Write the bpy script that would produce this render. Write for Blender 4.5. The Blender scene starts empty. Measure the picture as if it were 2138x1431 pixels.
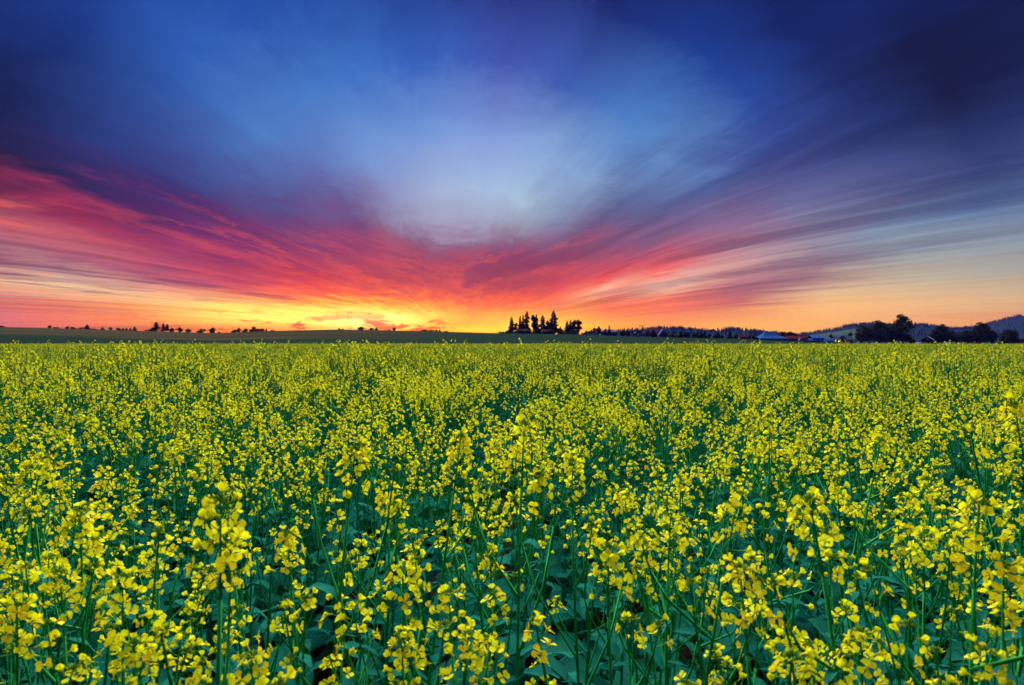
import bpy, bmesh, math, random
import numpy as np
from mathutils import Vector, Matrix, Euler

R = math.radians
random.seed(11)
rng = np.random.default_rng(11)
scene = bpy.context.scene
COL = scene.collection

# ------------------------------------------------------------------ camera
CAM_H = 1.45
cam_d = bpy.data.cameras.new('camera')
cam = bpy.data.objects.new('camera', cam_d)
COL.objects.link(cam)
cam.location = (0, 0, CAM_H)
cam.rotation_euler = (R(90), 0, 0)
cam_d.sensor_width = 36
cam_d.lens = 22
cam_d.clip_start = 0.05
cam_d.clip_end = 30000
cam_d.dof.use_dof = True
cam_d.dof.focus_distance = 2.6
cam_d.dof.aperture_fstop = 6.5
scene.camera = cam
FPX = 1306.6            # focal length in photograph pixels
HOR = 714.0             # photograph row of the horizon
CX = 1069.0

def srgb(r, g, b):
    o = []
    for c in (r, g, b):
        c = c / 255.0
        o.append(c / 12.92 if c <= 0.04045 else ((c + 0.055) / 1.055) ** 2.4)
    return (o[0], o[1], o[2], 1.0)

EXPOSURE = 0.95
# ------------------------------------------------------------------ sky
SUN_AZ = -4.55          # where the glow stands on the horizon, degrees from straight ahead
world = bpy.data.worlds.new('World')
scene.world = world
world.use_nodes = True
wt = world.node_tree
wt.nodes.clear()

class NG:
    """small helper to write node maths"""
    def __init__(s, tree): s.t = tree
    def new(s, kind, **kw):
        n = s.t.nodes.new(kind)
        for k, v in kw.items(): setattr(n, k, v)
        return n
    def put(s, sock, v):
        if hasattr(v, 'links'): s.t.links.new(v, sock)
        elif v is not None: sock.default_value = v
    def m(s, op, a, b=None, c=None, clamp=False):
        n = s.new('ShaderNodeMath', operation=op); n.use_clamp = clamp
        for k, v in enumerate((a, b, c)):
            if v is not None: s.put(n.inputs[k], v)
        return n.outputs[0]
    def rng(s, v, a, b, c=0.0, d=1.0, smooth=False):
        n = s.new('ShaderNodeMapRange'); n.clamp = True
        if smooth: n.interpolation_type = 'SMOOTHSTEP'
        s.put(n.inputs['Value'], v)
        n.inputs['From Min'].default_value = a; n.inputs['From Max'].default_value = b
        n.inputs['To Min'].default_value = c; n.inputs['To Max'].default_value = d
        return n.outputs['Result']
    def xyz(s, x, y, z):
        n = s.new('ShaderNodeCombineXYZ')
        for k, v in enumerate((x, y, z)): s.put(n.inputs[k], v)
        return n.outputs[0]
    def noise(s, vec, scale, detail=4, rough=0.55, dist=0.0):
        n = s.new('ShaderNodeTexNoise')
        s.put(n.inputs['Vector'], vec)
        n.inputs['Scale'].default_value = scale; n.inputs['Detail'].default_value = detail
        n.inputs['Roughness'].default_value = rough; n.inputs['Distortion'].default_value = dist
        return n.outputs['Fac']
    def mix(s, fac, a, b, mode='MIX'):
        n = s.new('ShaderNodeMix', data_type='RGBA', blend_type=mode)
        s.put(n.inputs[0], fac); s.put(n.inputs[6], a); s.put(n.inputs[7], b)
        return n.outputs[2]
    def ramp(s, fac, stops):
        n = s.new('ShaderNodeValToRGB')
        cr = n.color_ramp
        cr.elements[0].position = stops[0][0]; cr.elements[0].color = stops[0][1]
        cr.elements[1].position = stops[-1][0]; cr.elements[1].color = stops[-1][1]
        for p, c in stops[1:-1]:
            e = cr.elements.new(p); e.color = c
        s.put(n.inputs[0], fac)
        return n.outputs[0]

g = NG(wt)
tc = g.new('ShaderNodeTexCoord')
rot = g.new('ShaderNodeVectorRotate', rotation_type='Z_AXIS')
wt.links.new(tc.outputs['Generated'], rot.inputs['Vector'])
rot.inputs['Angle'].default_value = R(SUN_AZ)
sp = g.new('ShaderNodeSeparateXYZ')
wt.links.new(rot.outputs[0], sp.inputs[0])
sx, sy, sz0 = sp.outputs
sz = g.m('SUBTRACT', sz0, 0.0107)
phi = g.m('MULTIPLY', g.m('ARCTAN2', sx, sz), 57.29578)                     # 0 overhead, -90 / +90 along the horizon
rad = g.m('MULTIPLY', g.m('ARCCOSINE', g.m('MINIMUM', sy, 0.99999)), 57.29578)  # degrees away from the glow
# the cloud deck as a plane seen in perspective
q = g.m('DIVIDE', 1.0, g.m('ADD', g.m('MAXIMUM', sz, 0.0), 0.07))
# wind-drawn streaks bend away from the glow
bendw = g.m('MINIMUM', 1.0, g.m('DIVIDE', g.m('SUBTRACT', 92.0, g.m('ABSOLUTE', phi)), 35.0))
phis = g.m('MULTIPLY', phi, g.m('SUBTRACT', 1.0, g.m('MULTIPLY', bendw, g.m('MULTIPLY', g.m('SUBTRACT', g.m('MINIMUM', rad, 60.0), 10.0), 0.0062))))
px = g.m('TANGENT', g.m('MULTIPLY', g.m('MAXIMUM', g.m('MINIMUM', phis, 85.5), -85.5), 0.0174533))
py = g.m('MULTIPLY', sy, q)
cosphi = g.m('COSINE', g.m('MULTIPLY', phi, 0.0174533))
amp = g.m('ADD', 0.26, g.m('MULTIPLY', g.m('MAXIMUM', cosphi, 0.0), 0.74))
n_big = g.noise(g.xyz(px, g.m('MULTIPLY', py, 0.22), 3.1), 1.1, 3, 0.6)
n_str = g.noise(g.xyz(g.m('ADD', g.m('MULTIPLY', px, 2.2), g.m('MULTIPLY', n_big, 1.6)), g.m('MULTIPLY', py, 0.24), 7.7), 1.5, 5, 0.6)
n_pat = g.noise(g.xyz(g.m('ADD', px, g.m('MULTIPLY', n_big, 1.1)), g.m('MULTIPLY', py, 0.55), 1.3), 3.0, 7, 0.72)
w1 = g.m('SUBTRACT', n_big, 0.5)
w2 = g.m('SUBTRACT', n_str, 0.5)
w3 = g.m('SUBTRACT', n_pat, 0.5)
dphi = g.m('MULTIPLY', g.m('ADD', g.m('ADD', g.m('MULTIPLY', w1, 8.0), g.m('MULTIPLY', w2, 6.0)), g.m('MULTIPLY', w3, 15.0)), amp)
# warping fades out towards the glow and far away from it
nearf = g.rng(rad, 2.0, 12.0, 0.5, 1.0)
phi2 = g.m('ADD', g.m('ADD', phi, g.m('MULTIPLY', dphi, nearf)), g.m('MULTIPLY', g.rng(phi, -25.0, -52.0, 0.0, 4.8), g.m('MULTIPLY', g.rng(rad, 8.0, 20.0), g.rng(phi, -84.0, -76.0))))
rad2 = g.m('MULTIPLY', rad, g.m('ADD', 1.0, g.m('ADD', g.m('MULTIPLY', w1, 0.16), g.m('MULTIPLY', w3, 0.24))))
radn = g.m('DIVIDE', rad2, 90.0)

RHO = {0: 0, 40: 1.75, 90: 3.94, 150: 6.55, 220: 9.56, 320: 13.8, 450: 19.0, 600: 24.7, 800: 31.5, 1000: 37.4, 1200: 42.6}
OVER = (24, 46, 112)
CORE = (255, 205, 60)
SKY = {   # colour of the sunset sky along rays that fan out from the glow: {distance: colour}
 -88: {40: (255, 205, 45), 90: (255, 190, 30), 150: (255, 150, 20), 220: (255, 132, 12), 320: (255, 122, 12), 450: (255, 150, 14), 600: (255, 140, 26), 800: (238, 120, 84), 1000: (192, 108, 136)},
 -86: {40: (255, 200, 40), 90: (255, 185, 25), 150: (255, 160, 20), 220: (255, 140, 15), 320: (244, 88, 20), 450: (255, 160, 25), 600: (250, 135, 62), 800: (236, 122, 90), 1000: (212, 116, 112)},
 -83: {40: (255, 200, 40), 90: (255, 185, 25), 150: (255, 232, 90), 220: (255, 250, 155), 320: (255, 240, 120), 450: (255, 225, 122), 600: (250, 202, 150), 800: (245, 205, 162), 1000: (240, 190, 160)},
 -80: {40: (255, 200, 40), 90: (255, 205, 25), 150: (255, 250, 175), 220: (255, 242, 115), 320: (255, 205, 95), 450: (250, 182, 122), 600: (240, 170, 142), 800: (200, 160, 156), 1000: (172, 92, 112)},
 -76: {40: (255, 210, 40), 90: (255, 232, 40), 150: (255, 255, 200), 220: (255, 200, 42), 320: (255, 112, 68), 450: (226, 95, 108), 600: (190, 86, 112), 800: (172, 98, 120), 1000: (164, 100, 122)},
 -72: {40: (255, 210, 40), 90: (255, 236, 40), 150: (255, 192, 15), 220: (255, 102, 40), 320: (244, 80, 58), 450: (208, 68, 82), 600: (168, 70, 110), 800: (200, 98, 114), 1000: (216, 100, 108)},
 -68: {40: (255, 205, 40), 90: (255, 238, 45), 150: (255, 150, 14), 220: (252, 88, 46), 320: (232, 66, 60), 450: (180, 56, 90), 600: (178, 58, 102), 800: (172, 44, 86), 1000: (108, 22, 62)},
 -64: {40: (255, 205, 40), 90: (255, 220, 40), 150: (255, 112, 22), 220: (240, 74, 56), 320: (198, 54, 76), 450: (142, 45, 104), 600: (98, 34, 106), 800: (45, 28, 90), 1000: (10, 15, 60)},
 -58: {40: (255, 200, 40), 90: (255, 190, 30), 150: (250, 90, 48), 220: (222, 68, 70), 320: (156, 60, 100), 450: (124, 48, 110), 600: (58, 40, 112), 800: (34, 52, 122), 1000: (6, 20, 72)},
 -50: {40: (255, 190, 40), 90: (255, 165, 25), 150: (244, 80, 54), 220: (196, 66, 86), 320: (140, 54, 110), 450: (78, 66, 128), 600: (62, 88, 160), 800: (36, 72, 146), 1000: (8, 40, 110)},
 -40: {40: (252, 120, 45), 90: (244, 104, 56), 150: (236, 80, 76), 220: (180, 76, 102), 320: (106, 62, 118), 450: (90, 106, 172), 600: (75, 126, 196), 800: (40, 94, 182), 1000: (22, 64, 152)},
 -25: {40: (246, 96, 56), 90: (216, 76, 72), 150: (214, 70, 80), 220: (130, 74, 114), 320: (142, 150, 196), 450: (110, 150, 212), 600: (60, 116, 196), 800: (26, 72, 162)},
 -8:  {40: (236, 86, 62), 90: (196, 64, 82), 150: (188, 60, 90), 220: (150, 130, 166), 320: (162, 182, 217), 450: (110, 150, 215), 600: (45, 95, 186), 800: (18, 50, 132)},
 10:  {40: (236, 86, 62), 90: (182, 60, 88), 150: (160, 60, 96), 220: (150, 145, 180), 320: (162, 190, 226), 450: (125, 152, 216), 600: (60, 82, 172), 800: (24, 36, 112)},
 25:  {40: (242, 96, 62), 90: (196, 66, 84), 150: (165, 56, 96), 220: (122, 72, 120), 320: (165, 194, 220), 450: (130, 165, 215), 600: (55, 90, 176), 800: (12, 32, 104)},
 40:  {40: (250, 112, 60), 90: (226, 80, 78), 150: (172, 65, 95), 220: (140, 55, 105), 320: (118, 126, 168), 450: (130, 165, 206), 600: (75, 130, 200), 800: (16, 56, 142), 1000: (4, 26, 92)},
 50:  {40: (255, 160, 50), 90: (242, 104, 76), 150: (198, 76, 94), 220: (160, 60, 100), 320: (118, 70, 114), 450: (84, 98, 150), 600: (95, 138, 194), 800: (30, 70, 156), 1000: (6, 28, 96)},
 58:  {40: (255, 180, 50), 90: (252, 120, 66), 150: (232, 86, 84), 220: (210, 66, 80), 320: (150, 70, 108), 450: (98, 88, 138), 600: (80, 104, 164), 800: (50, 76, 150), 1000: (22, 44, 108), 1200: (4, 14, 60)},
 64:  {40: (255, 190, 50), 90: (255, 150, 60), 150: (255, 130, 78), 220: (240, 86, 78), 320: (196, 70, 94), 450: (130, 84, 124), 600: (114, 98, 144), 800: (74, 84, 145), 1000: (30, 58, 120), 1200: (8, 18, 66)},
 68:  {40: (255, 200, 50), 90: (255, 184, 52), 150: (255, 180, 88), 220: (255, 152, 108), 320: (246, 82, 68), 450: (190, 84, 108), 600: (140, 100, 135), 800: (100, 104, 155), 1000: (64, 76, 132), 1200: (26, 44, 96)},
 72:  {40: (255, 205, 50), 90: (255, 200, 55), 150: (255, 200, 62), 220: (255, 172, 108), 320: (250, 186, 160), 450: (240, 92, 88), 600: (180, 118, 142), 800: (128, 128, 164), 1000: (85, 96, 146), 1200: (50, 66, 122)},
 76:  {40: (255, 205, 50), 90: (255, 212, 58), 150: (255, 225, 62), 220: (255, 152, 62), 320: (250, 130, 90), 450: (245, 200, 180), 600: (214, 160, 160), 800: (150, 140, 165), 1000: (118, 148, 184), 1200: (86, 116, 166)},
 80:  {40: (255, 205, 50), 90: (255, 210, 50), 150: (255, 216, 52), 220: (255, 162, 42), 320: (250, 112, 70), 450: (246, 122, 88), 600: (176, 106, 120), 800: (150, 118, 132), 1000: (156, 164, 174), 1200: (140, 155, 176)},
 83:  {40: (255, 205, 50), 90: (255, 205, 45), 150: (255, 202, 42), 220: (255, 190, 50), 320: (255, 152, 60), 450: (250, 122, 78), 600: (198, 108, 104), 800: (226, 190, 155), 1000: (200, 185, 160), 1200: (170, 170, 166)},
 86:  {40: (255, 205, 50), 90: (255, 205, 45), 150: (255, 202, 45), 220: (255, 200, 52), 320: (255, 172, 50), 450: (255, 152, 68), 600: (250, 158, 84), 800: (255, 195, 115), 1000: (240, 190, 135), 1200: (220, 185, 145)},
 88.5: {40: (255, 205, 50), 90: (255, 200, 45), 150: (255, 195, 45), 220: (255, 190, 52), 320: (255, 170, 52), 450: (255, 170, 60), 600: (255, 185, 86), 800: (252, 182, 96), 1000: (245, 175, 100), 1200: (235, 165, 96)},
}
acc = None
prev = None
for a in sorted(SKY):
    st = [(0.0, srgb(*(CORE if not -45 < a < 62 else (255, 120, 40))))]
    last = None
    for k in sorted(SKY[a]):
        st.append((RHO[k] / 90.0, srgb(*SKY[a][k]))); last = SKY[a][k]
    far = [0.55 * p + 0.45 * o for p, o in zip(last, OVER)]
    st.append((58 / 90.0, srgb(*far)))
    st.append((84 / 90.0, srgb(*OVER)))
    c = g.ramp(radn, st)
    acc = c if acc is None else g.mix(g.rng(phi2, prev, a), acc, c)
    prev = a
# broken purple-grey patches and lit salmon edges in the cloud sheet on the left
lm = g.m('MULTIPLY', g.rng(phi2, -66.0, -72.0), g.m('MULTIPLY', g.rng(rad, 12.0, 22.0), g.rng(rad, 62.0, 48.0)))
pat = g.m('ADD', g.m('MULTIPLY', n_pat, 0.7), g.m('MULTIPLY', n_str, 0.3))
acc = g.mix(g.m('MULTIPLY', g.m('MULTIPLY', g.rng(pat, 0.50, 0.60, 0, 1, True), lm), 0.55), acc, srgb(138, 84, 112))
acc = g.mix(g.m('MULTIPLY', g.m('MULTIPLY', g.rng(pat, 0.44, 0.38, 0, 1, True), lm), 0.45), acc, srgb(246, 96, 76))
# straight over the glow the cloud deck lies edge-on in level layers
elev = g.m('MULTIPLY', g.m('ARCSINE', sz0), 57.29578)
azim = g.m('MULTIPLY', g.m('ARCTAN2', sx, sy), 57.29578)
e2 = g.m('ADD', g.m('MULTIPLY', elev, g.m('ADD', 1.0, g.m('ADD', g.m('MULTIPLY', w1, 0.3), g.m('MULTIPLY', w3, 0.55)))), g.m('MULTIPLY', g.m('ABSOLUTE', azim), -0.10))
lay = g.ramp(g.m('DIVIDE', e2, 20.0), [(p / 20.0, srgb(*c)) for p, c in ((0.4, (255, 185, 30)), (1.1, (255, 150, 36)), (2.0, (250, 112, 54)), (3.2, (240, 88, 60)), (4.2, (208, 70, 68)), (5.2, (180, 62, 80)), (6.4, (154, 57, 90)), (7.6, (136, 56, 104)), (8.8, (124, 72, 122)), (10.0, (148, 134, 172)), (11.4, (164, 180, 212)), (14, (160, 188, 224)))])
acc = g.mix(g.rng(rad, 14.0, 6.5, 0, 1, True), acc, lay)
# torn edges of the cloud base, lit red from below, and its darker folds
cm = g.m('MULTIPLY', g.m('MULTIPLY', g.rng(phi2, -76.0, -66.0), g.rng(phi2, 66.0, 50.0)), g.m('MULTIPLY', g.rng(elev, 2.2, 4.5), g.rng(e2, 9.5, 6.5)))
cm = g.m('MULTIPLY', cm, g.rng(rad, 40.0, 26.0))
n_tor = g.noise(g.xyz(g.m('ADD', g.m('MULTIPLY', azim, 0.085), g.m('MULTIPLY', w3, 1.2)), g.m('ADD', g.m('MULTIPLY', g.m('SUBTRACT', elev, g.m('MULTIPLY', g.m('ABSOLUTE', azim), 0.27)), 0.48), g.m('MULTIPLY', w1, 1.0)), 9.1), 1.0, 6, 0.66)
acc = g.mix(g.m('MULTIPLY', g.m('MULTIPLY', g.rng(n_tor, 0.50, 0.62, 0, 1, True), cm), 0.55), acc, g.mix(1.0, acc, (0.56, 0.58, 0.82, 1), 'MULTIPLY'))
acc = g.mix(g.m('MULTIPLY', g.m('MULTIPLY', g.m('SUBTRACT', 1.0, g.m('MULTIPLY', g.m('ABSOLUTE', g.m('SUBTRACT', n_tor, 0.47)), 22.0), None, True), cm), 0.32), acc, srgb(255, 92, 58))
acc = g.mix(g.rng(elev, 15.0, 7.0), acc, g.mix(1.0, acc, (1.04, 1.0, 0.84, 1), 'MULTIPLY'))
# gaps near the horizon where the bright sky beyond shows through
def gap(az, el, wa, we, col, k):
    global acc
    da = g.m('DIVIDE', g.m('ADD', g.m('SUBTRACT', azim, az), g.m('MULTIPLY', w1, 5.0)), wa)
    de = g.m('DIVIDE', g.m('SUBTRACT', g.m('MULTIPLY', elev, g.m('ADD', 1.0, g.m('MULTIPLY', w3, 0.9))), el), we)
    rr_ = g.m('ADD', g.m('MULTIPLY', da, da), g.m('MULTIPLY', de, de))
    c_ = srgb(*col)
    acc = g.mix(g.m('MULTIPLY', g.m('EXPONENT', g.m('MULTIPLY', rr_, -1.0)), k), acc, (c_[0] * 1.55, c_[1] * 1.5, c_[2], 1))
gap(-9.5, 1.7, 13.0, 2.1, (255, 118, 2), 0.92)
gap(-9.0, 2.0, 7.5, 1.25, (255, 214, 10), 1.0)
gap(-9.2, 2.0, 4.6, 0.75, (255, 252, 180), 1.0)
gap(-16.0, 2.3, 8.0, 0.9, (255, 236, 110), 0.9)
gap(6.0, 1.6, 5.2, 1.2, (255, 190, 40), 0.9)
gap(1.5, 1.15, 4.0, 0.35, (255, 205, 40), 0.7)
# thin streaks of cirrus drawn out along the wind
s_fine = g.noise(g.xyz(g.m('ADD', g.m('MULTIPLY', px, 3.0), g.m('MULTIPLY', n_big, 1.4)), g.m('MULTIPLY', py, 0.13), 2.2), 2.0, 4, 0.62)
rid = g.m('MULTIPLY', g.m('SUBTRACT', 1.0, g.m('MULTIPLY', g.m('ABSOLUTE', g.m('SUBTRACT', s_fine, 0.5)), 13.0), None, True), g.rng(n_pat, 0.42, 0.58))
n_ban = g.noise(g.xyz(g.m('ADD', g.m('MULTIPLY', px, 1.5), g.m('MULTIPLY', n_big, 1.2)), g.m('MULTIPLY', py, 0.16), 5.5), 1.3, 5, 0.58)
s_dark = g.rng(g.m('ADD', g.m('MULTIPLY', n_ban, 0.75), g.m('MULTIPLY', s_fine, 0.25)), 0.47, 0.62, 0, 1, True)
s_lite = g.rng(g.m('ADD', g.m('MULTIPLY', n_str, 0.5), g.m('MULTIPLY', s_fine, 0.5)), 0.5, 0.34, 0, 1, True)
side = g.rng(phi, 25.0, 62.0, 0.12, 1.0)
lside = g.rng(phi, -50.0, -70.0, 0.0, 0.6)
low = g.rng(rad, 5.0, 14.0)
high = g.rng(rad, 60.0, 40.0)
kd = g.m('MULTIPLY', g.m('MULTIPLY', g.m('MAXIMUM', side, lside), low), g.m('MULTIPLY', high, g.rng(phi, 86.0, 77.0, 0.12, 1.0)))
acc = g.mix(g.m('MULTIPLY', g.m('MULTIPLY', s_dark, kd), 0.8), acc, g.mix(1.0, acc, (0.50, 0.42, 0.56, 1), 'MULTIPLY'))
acc = g.mix(g.m('MULTIPLY', g.m('MULTIPLY', rid, kd), 0.28), acc, g.mix(1.0, acc, (0.52, 0.44, 0.58, 1), 'MULTIPLY'))
acc = g.mix(g.m('MULTIPLY', g.m('MULTIPLY', s_lite, kd), 0.30), acc, g.mix(1.0, acc, (1.5, 1.35, 1.35, 1), 'MULTIPLY'))
# ragged small clouds low over the horizon beside the glow
n_low = g.noise(g.xyz(g.m('MULTIPLY', g.m('ARCTAN2', sx, sy), 26.0), g.m('MULTIPLY', sz, 95.0), 0.4), 0.55, 4, 0.62)
lowm = g.m('MULTIPLY', g.rng(n_low, 0.49, 0.58, 0, 1, True), g.m('MULTIPLY', g.rng(sz0, 0.055, 0.03), g.rng(phi, -40.0, -66.0)))
lowm = g.m('MULTIPLY', lowm, g.rng(rad, 30.0, 20.0))
acc = g.mix(g.m('MULTIPLY', lowm, 0.85), acc, srgb(236, 72, 18))
# the haze between adds its own blue low down: the sky behind it is purer
acc = g.mix(g.rng(elev, 5.0, 0.3), acc, g.mix(1.0, g.mix(1.0, acc, (0.01, 0.012, 0.07, 1), 'SUBTRACT'), (1.15, 1.12, 1.0, 1), 'MULTIPLY'))
nish = g.new('ShaderNodeTexSky', sky_type='NISHITA')
nish.sun_disc = False
nish.sun_elevation = R(1.0)
nish.sun_rotation = R(SUN_AZ)
nish.air_density = 1.4
nish.dust_density = 1.5
bg1 = g.new('ShaderNodeBackground'); bg1.inputs['Strength'].default_value = 2.0 ** -EXPOSURE
bg2 = g.new('ShaderNodeBackground'); bg2.inputs['Strength'].default_value = 0.004
wt.links.new(acc, bg1.inputs['Color'])
wt.links.new(nish.outputs[0], bg2.inputs['Color'])
ad = g.new('ShaderNodeAddShader')
wt.links.new(bg1.outputs[0], ad.inputs[0]); wt.links.new(bg2.outputs[0], ad.inputs[1])
wo = g.new('ShaderNodeOutputWorld')
wt.links.new(ad.outputs[0], wo.inputs['Surface'])

# ------------------------------------------------------------------ light and exposure
fill_sun_d = bpy.data.lights.new('sun', 'SUN')
fill_sun_d.energy = 5.0
fill_sun_d.angle = R(80)            # broad fill lamp set high above the glow, added to brighten the field
fill_sun_d.color = (1.0, 0.98, 0.93)
sun = bpy.data.objects.new('sun', fill_sun_d)
COL.objects.link(sun)
sun.rotation_euler = Euler((R(-42), 0, R(-SUN_AZ)))
vs = scene.view_settings
vs.view_transform = 'Standard'
vs.look = 'None'
vs.exposure = EXPOSURE
vs.gamma = 1.0
vs.use_curve_mapping = False
scene.cycles.max_bounces = 5
scene.cycles.diffuse_bounces = 3
scene.cycles.use_adaptive_sampling = True
scene.cycles.adaptive_threshold = 0.03
world.cycles.sampling_method = 'NONE'
scene.cycles.transparent_max_bounces = 4
scene.cycles.use_denoising = True

# ------------------------------------------------------------------ helpers
def tag(o, label=None, cat=None, group=None, kind=None):
    if label: o['label'] = label
    if cat: o['category'] = cat
    if group: o['group'] = group
    if kind: o['kind'] = kind
    return o

def empty(name, loc=(0, 0, 0), rz=0.0, sc=1.0):
    o = bpy.data.objects.new(name, None)
    o.empty_display_size = 0.2
    COL.objects.link(o)
    o.location = loc; o.rotation_euler = (0, 0, rz); o.scale = (sc, sc, sc)
    return o

class MB:
    """collects faces for one mesh: vertices, faces, material index and tint per face"""
    def __init__(s): s.v = []; s.f = []; s.m = []; s.t = []
    def add(s, vs, fs, m=0, t=0.5):
        b = len(s.v); s.v.extend([tuple(p) for p in vs])
        for f in fs:
            s.f.append(tuple(i + b for i in f)); s.m.append(m); s.t.append(t)
    def merge(s, o, M=None, mofs=0, tint=None):
        vs = o.v if M is None else [tuple(M @ Vector(p)) for p in o.v]
        b = len(s.v); s.v.extend(vs)
        for f, m, t in zip(o.f, o.m, o.t):
            s.f.append(tuple(i + b for i in f)); s.m.append(m + mofs); s.t.append(t if tint is None else tint)
    def box(s, lo, hi, m=0, t=0.5):
        (x0, y0, z0), (x1, y1, z1) = lo, hi
        v = [(x0, y0, z0), (x1, y0, z0), (x1, y1, z0), (x0, y1, z0), (x0, y0, z1), (x1, y0, z1), (x1, y1, z1), (x0, y1, z1)]
        s.add(v, [(0, 3, 2, 1), (4, 5, 6, 7), (0, 1, 5, 4), (1, 2, 6, 5), (2, 3, 7, 6), (3, 0, 4, 7)], m, t)
    def tube(s, pts, rads, n=5, m=0, t=0.5, cap=True):
        pts = [Vector(p) for p in pts]
        base = len(s.v)
        for i, p in enumerate(pts):
            d = (pts[min(i + 1, len(pts) - 1)] - pts[max(i - 1, 0)])
            if d.length < 1e-9: d = Vector((0, 0, 1))
            d.normalize()
            a = d.cross(Vector((0.31, 0.87, 0.12))); a.normalize(); b = d.cross(a)
            for k in range(n):
                w = 2 * math.pi * k / n
                s.v.append(tuple(p + (a * math.cos(w) + b * math.sin(w)) * rads[i]))
        for i in range(len(pts) - 1):
            for k in range(n):
                k2 = (k + 1) % n
                s.f.append((base + i * n + k, base + i * n + k2, base + (i + 1) * n + k2, base + (i + 1) * n + k)); s.m.append(m); s.t.append(t)
        if cap and n >= 3:
            s.f.append(tuple(base + (len(pts) - 1) * n + k for k in range(n))); s.m.append(m); s.t.append(t)
    def mesh(s, name, mats, smooth=False):
        me = bpy.data.meshes.new(name)
        me.from_pydata(s.v, [], s.f)
        for mm in mats: me.materials.append(mm)
        me.polygons.foreach_set('material_index', np.array(s.m, dtype=np.int32))
        if smooth: me.polygons.foreach_set('use_smooth', np.ones(len(s.f), dtype=bool))
        at = me.attributes.new('tint', 'FLOAT', 'FACE')
        at.data.foreach_set('value', np.array(s.t, dtype=np.float32))
        me.update()
        return me
    def build(s, name, mats, parent=None, smooth=False, loc=None):
        if not isinstance(mats, (list, tuple)): mats = [mats]
        o = bpy.data.objects.new(name, s.mesh(name, mats, smooth))
        COL.objects.link(o)
        if parent: o.parent = parent
        if loc: o.location = loc
        return o

def link_mesh(name, me, parent=None, M=None, loc=None):
    o = bpy.data.objects.new(name, me)
    COL.objects.link(o)
    if parent: o.parent = parent
    if M is not None: o.matrix_local = M
    if loc: o.location = loc
    return o

def material(name, base, rough=0.7, tint=None, noise=None, spec=0.0, transl=None, bump=None, rand=None):
    """procedural material. tint: second colour by the per-piece value, noise: (scale, second colour), rand: (colour) by object"""
    m = bpy.data.materials.new(name); m.use_nodes = True
    t = m.node_tree; t.nodes.clear(); n = NG(t)
    col = base
    if tint is not None:
        at = n.new('ShaderNodeAttribute', attribute_name='tint')
        col = n.mix(at.outputs['Fac'], base, tint)
    if noise is not None:
        tcn = n.new('ShaderNodeTexCoord')
        f = n.noise(tcn.outputs['Object'], noise[0], 4, 0.6)
        col = n.mix(n.rng(f, 0.35, 0.65), col, noise[1])
    if rand is not None:
        oi = n.new('ShaderNodeObjectInfo')
        col = n.mix(n.m('MULTIPLY', oi.outputs['Random'], rand[1]), col, rand[0])
    b = n.new('ShaderNodeBsdfPrincipled')
    n.put(b.inputs['Base Color'], col)
    b.inputs['Roughness'].default_value = rough
    b.inputs['Specular IOR Level'].default_value = spec
    if bump is not None:
        tcn = n.new('ShaderNodeTexCoord')
        f = n.noise(tcn.outputs['Object'], bump[0], 5, 0.6)
        bn = n.new('ShaderNodeBump'); bn.inputs['Strength'].default_value = bump[1]; bn.inputs['Distance'].default_value = bump[2]
        n.put(bn.inputs['Height'], f); t.links.new(bn.outputs[0], b.inputs['Normal'])
    out = n.new('ShaderNodeOutputMaterial')
    if transl is not None:
        tr = n.new('ShaderNodeBsdfTranslucent'); n.put(tr.inputs['Color'], col)
        mx = n.new('ShaderNodeMixShader'); mx.inputs[0].default_value = transl
        t.links.new(b.outputs[0], mx.inputs[1]); t.links.new(tr.outputs[0], mx.inputs[2]); t.links.new(mx.outputs[0], out.inputs['Surface'])
    else:
        t.links.new(b.outputs[0], out.inputs['Surface'])
    return m

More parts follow.
